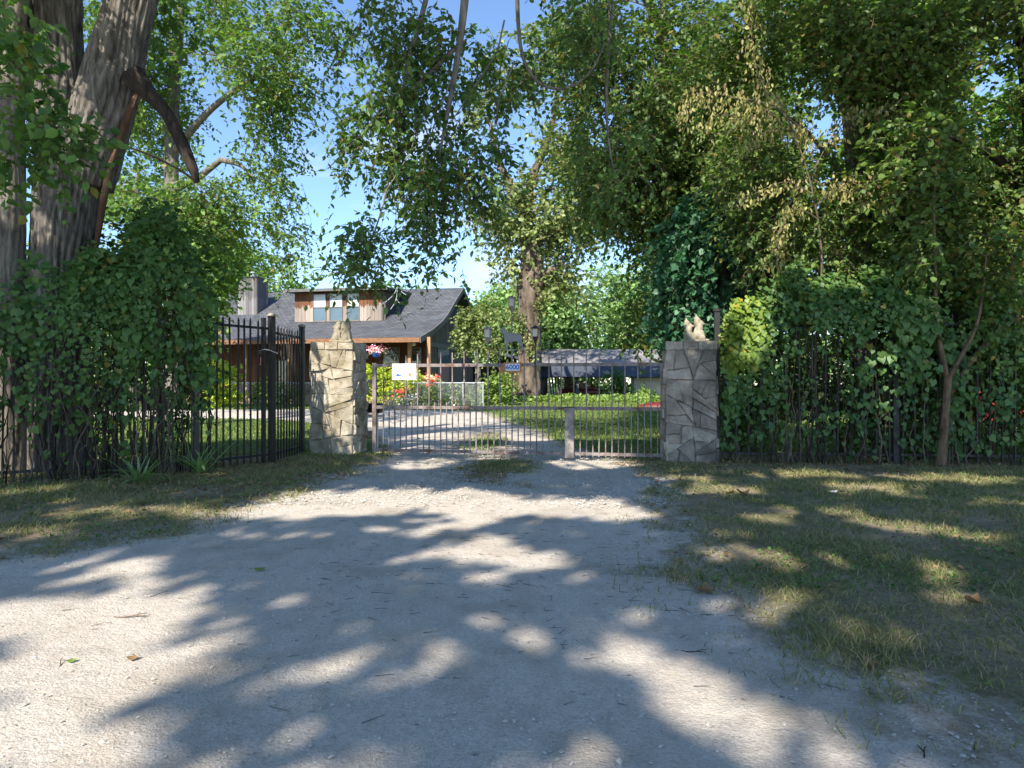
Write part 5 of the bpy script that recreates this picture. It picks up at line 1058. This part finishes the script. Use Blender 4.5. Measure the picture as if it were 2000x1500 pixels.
body = [(0, .35), (0, .78), (.15, .92), (.7, .98), (2.9, .96), (3.9, .86), (4.35, .74), (4.45, .55), (4.42, .32), (3.95, .28), (.5, .28)]
def loft(poly, secs):
    n = len(poly); cxx = sum(p[0] for p in poly) / n; V = []
    for y, sc_, dz in secs: V += [(cxx + (p[0] - cxx) * sc_, y, .3 + (p[1] - .3) * dz) for p in poly]
    k = len(secs); return MB().add(V, [tuple(range(n))[::-1], tuple((k - 1) * n + i for i in range(n))] + [(q * n + i, q * n + (i + 1) % n, (q + 1) * n + (i + 1) % n, (q + 1) * n + i) for q in range(k - 1) for i in range(n)])
bo = loft(body, [(0, .97, .93), (.1, 1, 1), (.85, 1.01, 1.04), (1.6, 1, 1), (1.7, .97, .93)]).build('body', M['carpaint'], car, True)
cab = [(.55, .96), (1.15, 1.36), (1.6, 1.43), (2.3, 1.43), (2.75, 1.33), (3.45, .95)]
loft(cab, [(.16, 1, .96), (.24, .97, .985), (1.46, .97, .985), (1.54, 1, .96)]).build('window_glass', M['glass'], car)
rf = [(1.12, 1.355), (1.58, 1.44), (2.32, 1.44), (2.78, 1.335), (2.74, 1.32), (2.3, 1.41), (1.6, 1.41), (1.16, 1.33)]
loft(rf, [(.14, 1, .97), (.24, 1, 1.0), (1.46, 1, 1.0), (1.56, 1, .97)]).build('roof', M['carpaint'], car)
for a, b_ in (((.55, .96), (1.15, 1.37)), ((1.95, .97), (1.95, 1.42)), ((3.45, .96), (2.75, 1.34))): MB().tube([(a[0], .15, a[1]), (b_[0], .19, b_[1] - .02)], .035, 6).build('pillar', M['carpaint'], car)
for wx in (.85, 3.6):
    for wy in (.0, 1.7):
        wh = link('wheel', None, car); wh.location = (wx, wy, .32); wh.rotation_euler = (math.pi / 2, 0, 0)
        MB().lathe([(.2, -.1), (.30, -.1), (.32, -.06), (.32, .06), (.30, .1), (.2, .1)], 20).build('tyre', M['rubber'], wh); MB().lathe([(.06, -.105), (.19, -.102), (.2, .102), (.06, .105)], 14).build('rim', M['chrome'], wh)
for wy in (.2, 1.3): box('headlight', 4.36, 4.44, wy, wy + .2, .58, .7, M['lampglass'], car)
box('door_handle', 1.75, 1.92, -.03, -.01, .82, .85, M['carpaint'], car); box('mirror', 2.95, 3.1, -.1, .05, .98, 1.08, M['carpaint'], car)
b = P(1300, 750, 33) * [1, 1, 0] + UP * .24; hl = thing('overturned_canoe', 'low red overturned hull lying on the lawn beside the right pillar', 'canoe', tuple(b), -.1)
k = np.linspace(-1, 1, 15); V = []; 
for t in k:
    w_ = .42 * (1 - abs(t) ** 2.4) + .004; h_ = .06 + .22 * (1 - abs(t) ** 3)
    V += [(t * 1.35, w_ * math.cos(a), h_ * math.sin(a) ** .8 if math.sin(a) > 0 else 0) for a in np.linspace(0, math.pi, 9)]
MB().add(V, [(i * 9 + j, i * 9 + j + 1, (i + 1) * 9 + j + 1, (i + 1) * 9 + j) for i in range(14) for j in range(8)]).build('hull', M['redhull'], hl, True); MB().tube([(-1.35, 0, .07)] + [(t * 1.33, 0, .06 + .22 * (1 - abs(t) ** 3) + .005) for t in np.linspace(-.9, .9, 9)] + [(1.35, 0, .07)], .018, 5).build('keel', M['redhull'], hl)
sh = thing('red_shed', 'red shed with white trim glimpsed through the right fence', 'shed', (14.6, 23.5, .1), -.15)
box('wall', 0, 3.2, 0, 2.4, 0, 2.1, M['redpaint'], sh); MB().prism([(-.2, 2.1), (1.6, 3.0), (3.4, 2.1), (3.4, 2.0), (1.6, 2.9), (-.2, 2.0)], 'y', -.25, 2.65).build('roof', M['roof_dark'], sh)
for a in (-.03, 3.1): box('corner_trim', a, a + .13, -.04, .1, 0, 2.08, M['white'], sh)
box('door', 1.1, 2.1, -.05, -.005, .05, 1.9, M['redpaint'], sh)
# shrubs in front of the carport, ground cover round the great tree
for lb, bl, lm, bp in [('dark upright shrub at the right end of the parked car', [(1205, 765, 54, 24, 34, .8, 40)], 'lf_shrub', (1205, 54)), ('low dark green shrub before the tan carport wall', [(1265, 782, 53, 42, 18, .8, 40)], 'lf_cover', (1265, 53)), ('bright bushes seen through the open carport', [(1150, 745, 70, 60, 30, 1.5, 60)], 'lf_cover', (1150, 70))]:
    shrub('carport_shrub', lb, bl, .22, M[lm], P(bp[0], 750, bp[1]) * [1, 1, 0], m=7, nl=8, slen=(.4, .8), tm='rh', crad=.5)
n = 9000; X = rng.uniform(-3, 9.5, n); Yy = rng.uniform(41, 50, n); B = np.c_[X, Yy, gz(X, Yy) + rng.random(n) * .35 * (.4 + vn(X * .8, Yy * .8, 2.))]
tag(leaf_obj('ground_cover', B, unit(rng.normal(size=B.shape) + UP * .4), unit(UP + rng.normal(0, .5, B.shape)), rng.uniform(.12, .24, n), .9, M['lf_cover'], None, 'rh'), 'bright low ground cover around the thick trunk', 'ground cover', kind='stuff')
# ------------------------------------------------------------------ grass, stones, litter
def blades(name, label, X, Y, h, w, m, lean=.5):
    n = len(X); Z = top(X, Y) - .006; a = rng.uniform(0, 6.283, n); s = np.c_[np.cos(a), np.sin(a), np.zeros(n)] * (w / 2)[:, None]; l = np.c_[rng.normal(0, lean, n), rng.normal(0, lean, n), np.ones(n)]
    b = np.c_[X, Y, Z]; mid = b + l * [.35, .35, .55] * h[:, None]; tip = b + l * [1, 1, .85] * h[:, None]
    V = np.stack([b - s, b + s, mid + s * .75, mid - s * .75, tip], 1).reshape(-1, 3); i = np.arange(n) * 5
    F3 = np.concatenate([np.stack([i, i + 1, i + 2], 1), np.stack([i, i + 2, i + 3], 1), np.stack([i + 3, i + 2, i + 4], 1)])
    return tag(link(name, npmesh(name, V, F3, m)), label, 'grass', kind='stuff')
def scatter(n, x0, x1, y0, y1, acc):
    y = np.sqrt(rng.uniform(y0 ** 2, y1 ** 2, n)) if False else y0 + (y1 - y0) * rng.random(n) ** 1.35; x = rng.uniform(x0, x1, n); vis = np.abs(x) < .80 * y + .6; x, y = x[vis], y[vis]; k = rng.random(len(x)) < acc(x, y); return x[k], y[k]
def acc_front(x, y):
    sd = drive_sd(x, y); pat = np.clip((vn(x * 1.1, y * 1.1, 6.) * .6 + vn(x * 4, y * 4, 1.) * .5 - .34) * 3.2, .05, 1); return np.where(sd < .04, pat, np.where(sd < .65, .5 * pat ** 1.5 * (1 - sd / .65) ** 1.5, .0))
X, Yy = scatter(370000, -8.5, 9.5, 2.6, 13.2, acc_front)
edge = (Yy > 10.6) & (np.abs(X) > 3.2); kk = ~edge | (rng.random(len(X)) < .3); X, Yy = X[kk], Yy[kk]
X, Yy = X[:185000], Yy[:185000]
tall = np.where(rng.random(len(X)) < .12, 1.7, 1); blades('roadside_grass', 'short patchy grass on both sides of the drive before the gate', X, Yy, rng.uniform(.02, .066, len(X)) * tall * (.6 + .9 * vn(X * 1.7, Yy * 1.7, 4.)), .0035 + .0006 * Yy, M['grass'], .8)
X, Yy = scatter(120000, -26, 22, 13, 41, lambda x, y: np.where(drive_sd(x, y) < 0, .9, .02)); blades('lawn_grass', 'mown lawn inside the gate', X, Yy, rng.uniform(.04, .09, len(X)), .010 + .0011 * Yy, M['grass_in'], .6)
# broad-leaved weeds in the roadside grass
X, Yy = scatter(26000, -7.5, 9.5, 4.5, 12.2, lambda x, y: (drive_sd(x, y) < -.05) * np.clip((vn(x * 1.3 + 9, y * 1.3, 2.) - .5) * 4, 0, 1)); B = np.c_[X, Yy, top(X, Yy) + rng.random(len(X)) * .05]
tag(leaf_obj('low_weeds', B, unit(rng.normal(size=B.shape) * [1, 1, .5] + UP * .2), unit(UP + rng.normal(0, .4, B.shape)), rng.uniform(.02, .045, len(B)), .8, M['lf_vine'], None, 'rh'), 'low leafy weeds growing through the roadside grass', 'weeds', kind='stuff')
# dead leaves under the fences
X, Yy = scatter(30000, -8.2, 9.5, 5.0, 12.2, lambda x, y: (drive_sd(x, y) < .1) * np.where(x < 0, np.clip((y - 6.5) / 3, .05, 1), np.clip((y - 9.2) / 2, .12, 1)) * .8)
B = np.c_[X, Yy, top(X, Yy) + .004 + rng.random(len(X)) * .012]; tag(leaf_obj('leaf_litter', B, unit(rng.normal(size=B.shape) * [1, 1, .25]), unit(UP + rng.normal(0, .35, B.shape)), rng.uniform(.03, .075, len(B)), .75, M['dryleaf'], None, 'rh'), 'dead brown leaves and litter on the soil by the fences', 'leaf litter', kind='stuff')
# loose stones on the drive
n = 44000; Yy = 2.2 + 11 * rng.random(n) ** 1.5; X = rng.uniform(-6, 3, n); sd = drive_sd(X, Yy); k = (sd > -.15) & (np.abs(X) < .8 * Yy + .4) & (rng.random(n) < np.clip(.12 + .9 * (vn(X * .8, Yy * .8, 5.) - .4) + .6 * (Yy > 7.8) + .5 * (sd < .5), .05, 1)); X, Yy = X[k], Yy[k]; n = len(X)
sz = .003 + .011 * rng.random(n) ** 3 + .016 * (Yy > 7.6) * rng.random(n) ** 2; oc = np.array([(1, 0, 0), (0, 1, 0), (-1, 0, 0), (0, -1, 0), (0, 0, .7), (0, 0, -.5)]) ; of = np.array([(0, 1, 4), (1, 2, 4), (2, 3, 4), (3, 0, 4)])
V = (oc[None] + rng.normal(0, .22, (n, 6, 3))) * sz[:, None, None] + np.c_[X, Yy, top(X, Yy) + sz * .25][:, None, :]; Fc = (np.arange(n) * 6)[:, None, None] + of[None]
M['pebble'] = mat('pebble', (.30, .275, .24), (.58, .55, .5), 55, .95)
tag(link('loose_gravel', npmesh('loose_gravel', V.reshape(-1, 3), Fc.reshape(-1, 3), M['pebble'])), 'small loose stones scattered over the driveway', 'gravel', kind='stuff')
# twig debris (uncountable) and the few larger pieces one can pick out
n = 1500; Yy = rng.uniform(2.7, 8.5, n); X = rng.uniform(-3, 1.6, n); k = (drive_sd(X, Yy) > .05) & (rng.random(n) < np.where(X > -.9 - .1 * Yy, .25 + .75 * np.exp(-((Yy - 5.2) / 1.0) ** 2), .12)); X, Yy = X[k], Yy[k]; a = rng.normal(0, .7, len(X)); D_ = np.c_[np.cos(a), np.sin(a), 0 * a]; Lq = .012 + .11 * rng.random(len(X)) ** 2.2
tv, tf = twigs('t', np.c_[X, Yy, top(X, Yy) + .004], D_, Lq, .0, .0019, None, None); tag(link('twig_debris', npmesh('twig_debris', tv, tf, M['bark_dark'])), 'tiny dark twigs and bits littering the drive', 'debris', kind='stuff')
def fallen_twig(label, px, py, ln, ang, r, m, fork=True):
    b = gp(px, py); o = thing('fallen_twig', label, 'twig', b, ang); q = np.array([(t * ln, .02 * math.sin(t * 5) * ln * 3, .008 + .01 * math.sin(t * 3)) for t in np.linspace(-.5, .5, 8)])
    MB().tube(q, np.linspace(r, r * .5, 8), 6).build('stick', m, o, True)
    if fork: MB().tube([q[4], q[4] + [ln * .2, .05 * ln + .02, .01], q[4] + [ln * .34, .12 * ln + .02, .008]], [r * .7, r * .5, r * .3], 5).build('fork', m, o, True)
fallen_twig('pale forked stick on the sunlit gravel at left', 252, 1208, .20, -.25, .006, M['twig']); fallen_twig('thin brown stick left of the pale forked stick', 193, 1222, .12, -.1, .003, M['twig'], False)
fallen_twig('short dark stick pointing at the camera on the sunlit gravel', 118, 1303, .09, 1.9, .004, M['twig'], False); fallen_twig('dark thin stick beside the shadow edge at left', 305, 1166, .14, .5, .003, M['bark_dark'], False)
fallen_twig('curved twig in the sun patch at right of the drive', 1355, 1278, .13, -.7, .0035, M['bark_dark']); fallen_twig('dark bare stick at the lower right of the drive', 1805, 1475, .07, .8, .004, M['bark_dark'])
def fallen_leaf(label, px, py, s, m, curl, rz, n=1):
    b = gp(px, py); o = thing('fallen_leaf', label, 'leaf', b, rz); k = np.linspace(0, 1, 6); w = np.array([.05, .38, .5, .42, .25, .02]); c = np.c_[k - .5, 0 * k, .04 + curl * (2 * k - 1) ** 2] * s; V = []
    for sg in (-1, 0, 1): V += [(c[i][0], sg * w[i] * s, c[i][2] + abs(sg) * curl * .5 * s * w[i] + .006) for i in range(6)]
    link('blade', mesh('blade', V, [(j * 6 + i, j * 6 + i + 1, (j + 1) * 6 + i + 1, (j + 1) * 6 + i) for j in (0, 1) for i in range(5)], m, True), o); MB().tube([(-.5 * s, 0, (.04 + curl) * s + .006), (-.8 * s, .05 * s, .02)], .0015, 4).build('stalk', M['twig'], o)
fallen_leaf('small green leaf lying on the shaded gravel left of centre', 508, 1118, .09, M['lf_cover'], .15, .3); fallen_leaf('yellow-green leaf at the far left on the sunlit gravel', 140, 1298, .05, M['lf_cover'], .2, .6)
fallen_leaf('large brown leaf at the edge of the grass right of the drive', 1376, 1162, .15, M['dryleaf'], .25, 1.2); fallen_leaf('brown curled leaf in the grass near the right pillar', 1452, 972, .17, M['dryleaf'], .4, .2)
fallen_leaf('brown leaf left of the curled leaf near the right pillar', 1425, 968, .13, M['dryleaf'], .3, 2.2); fallen_leaf('dark curled brown leaf in the grass at the right edge', 1900, 1190, .11, M['dryleaf'], .5, .5)
fallen_leaf('reddish brown leaf lying in the lower right grass', 1700, 1310, .09, M['dryleaf'], .4, 1.8); fallen_leaf('pale bleached leaf on the sunny right grass', 1625, 970, .16, M['paleflower'], .15, .1); fallen_leaf('tan leaf on the left end of the sunlit gravel', 260, 1296, .06, M['dryleaf'], .2, .4)
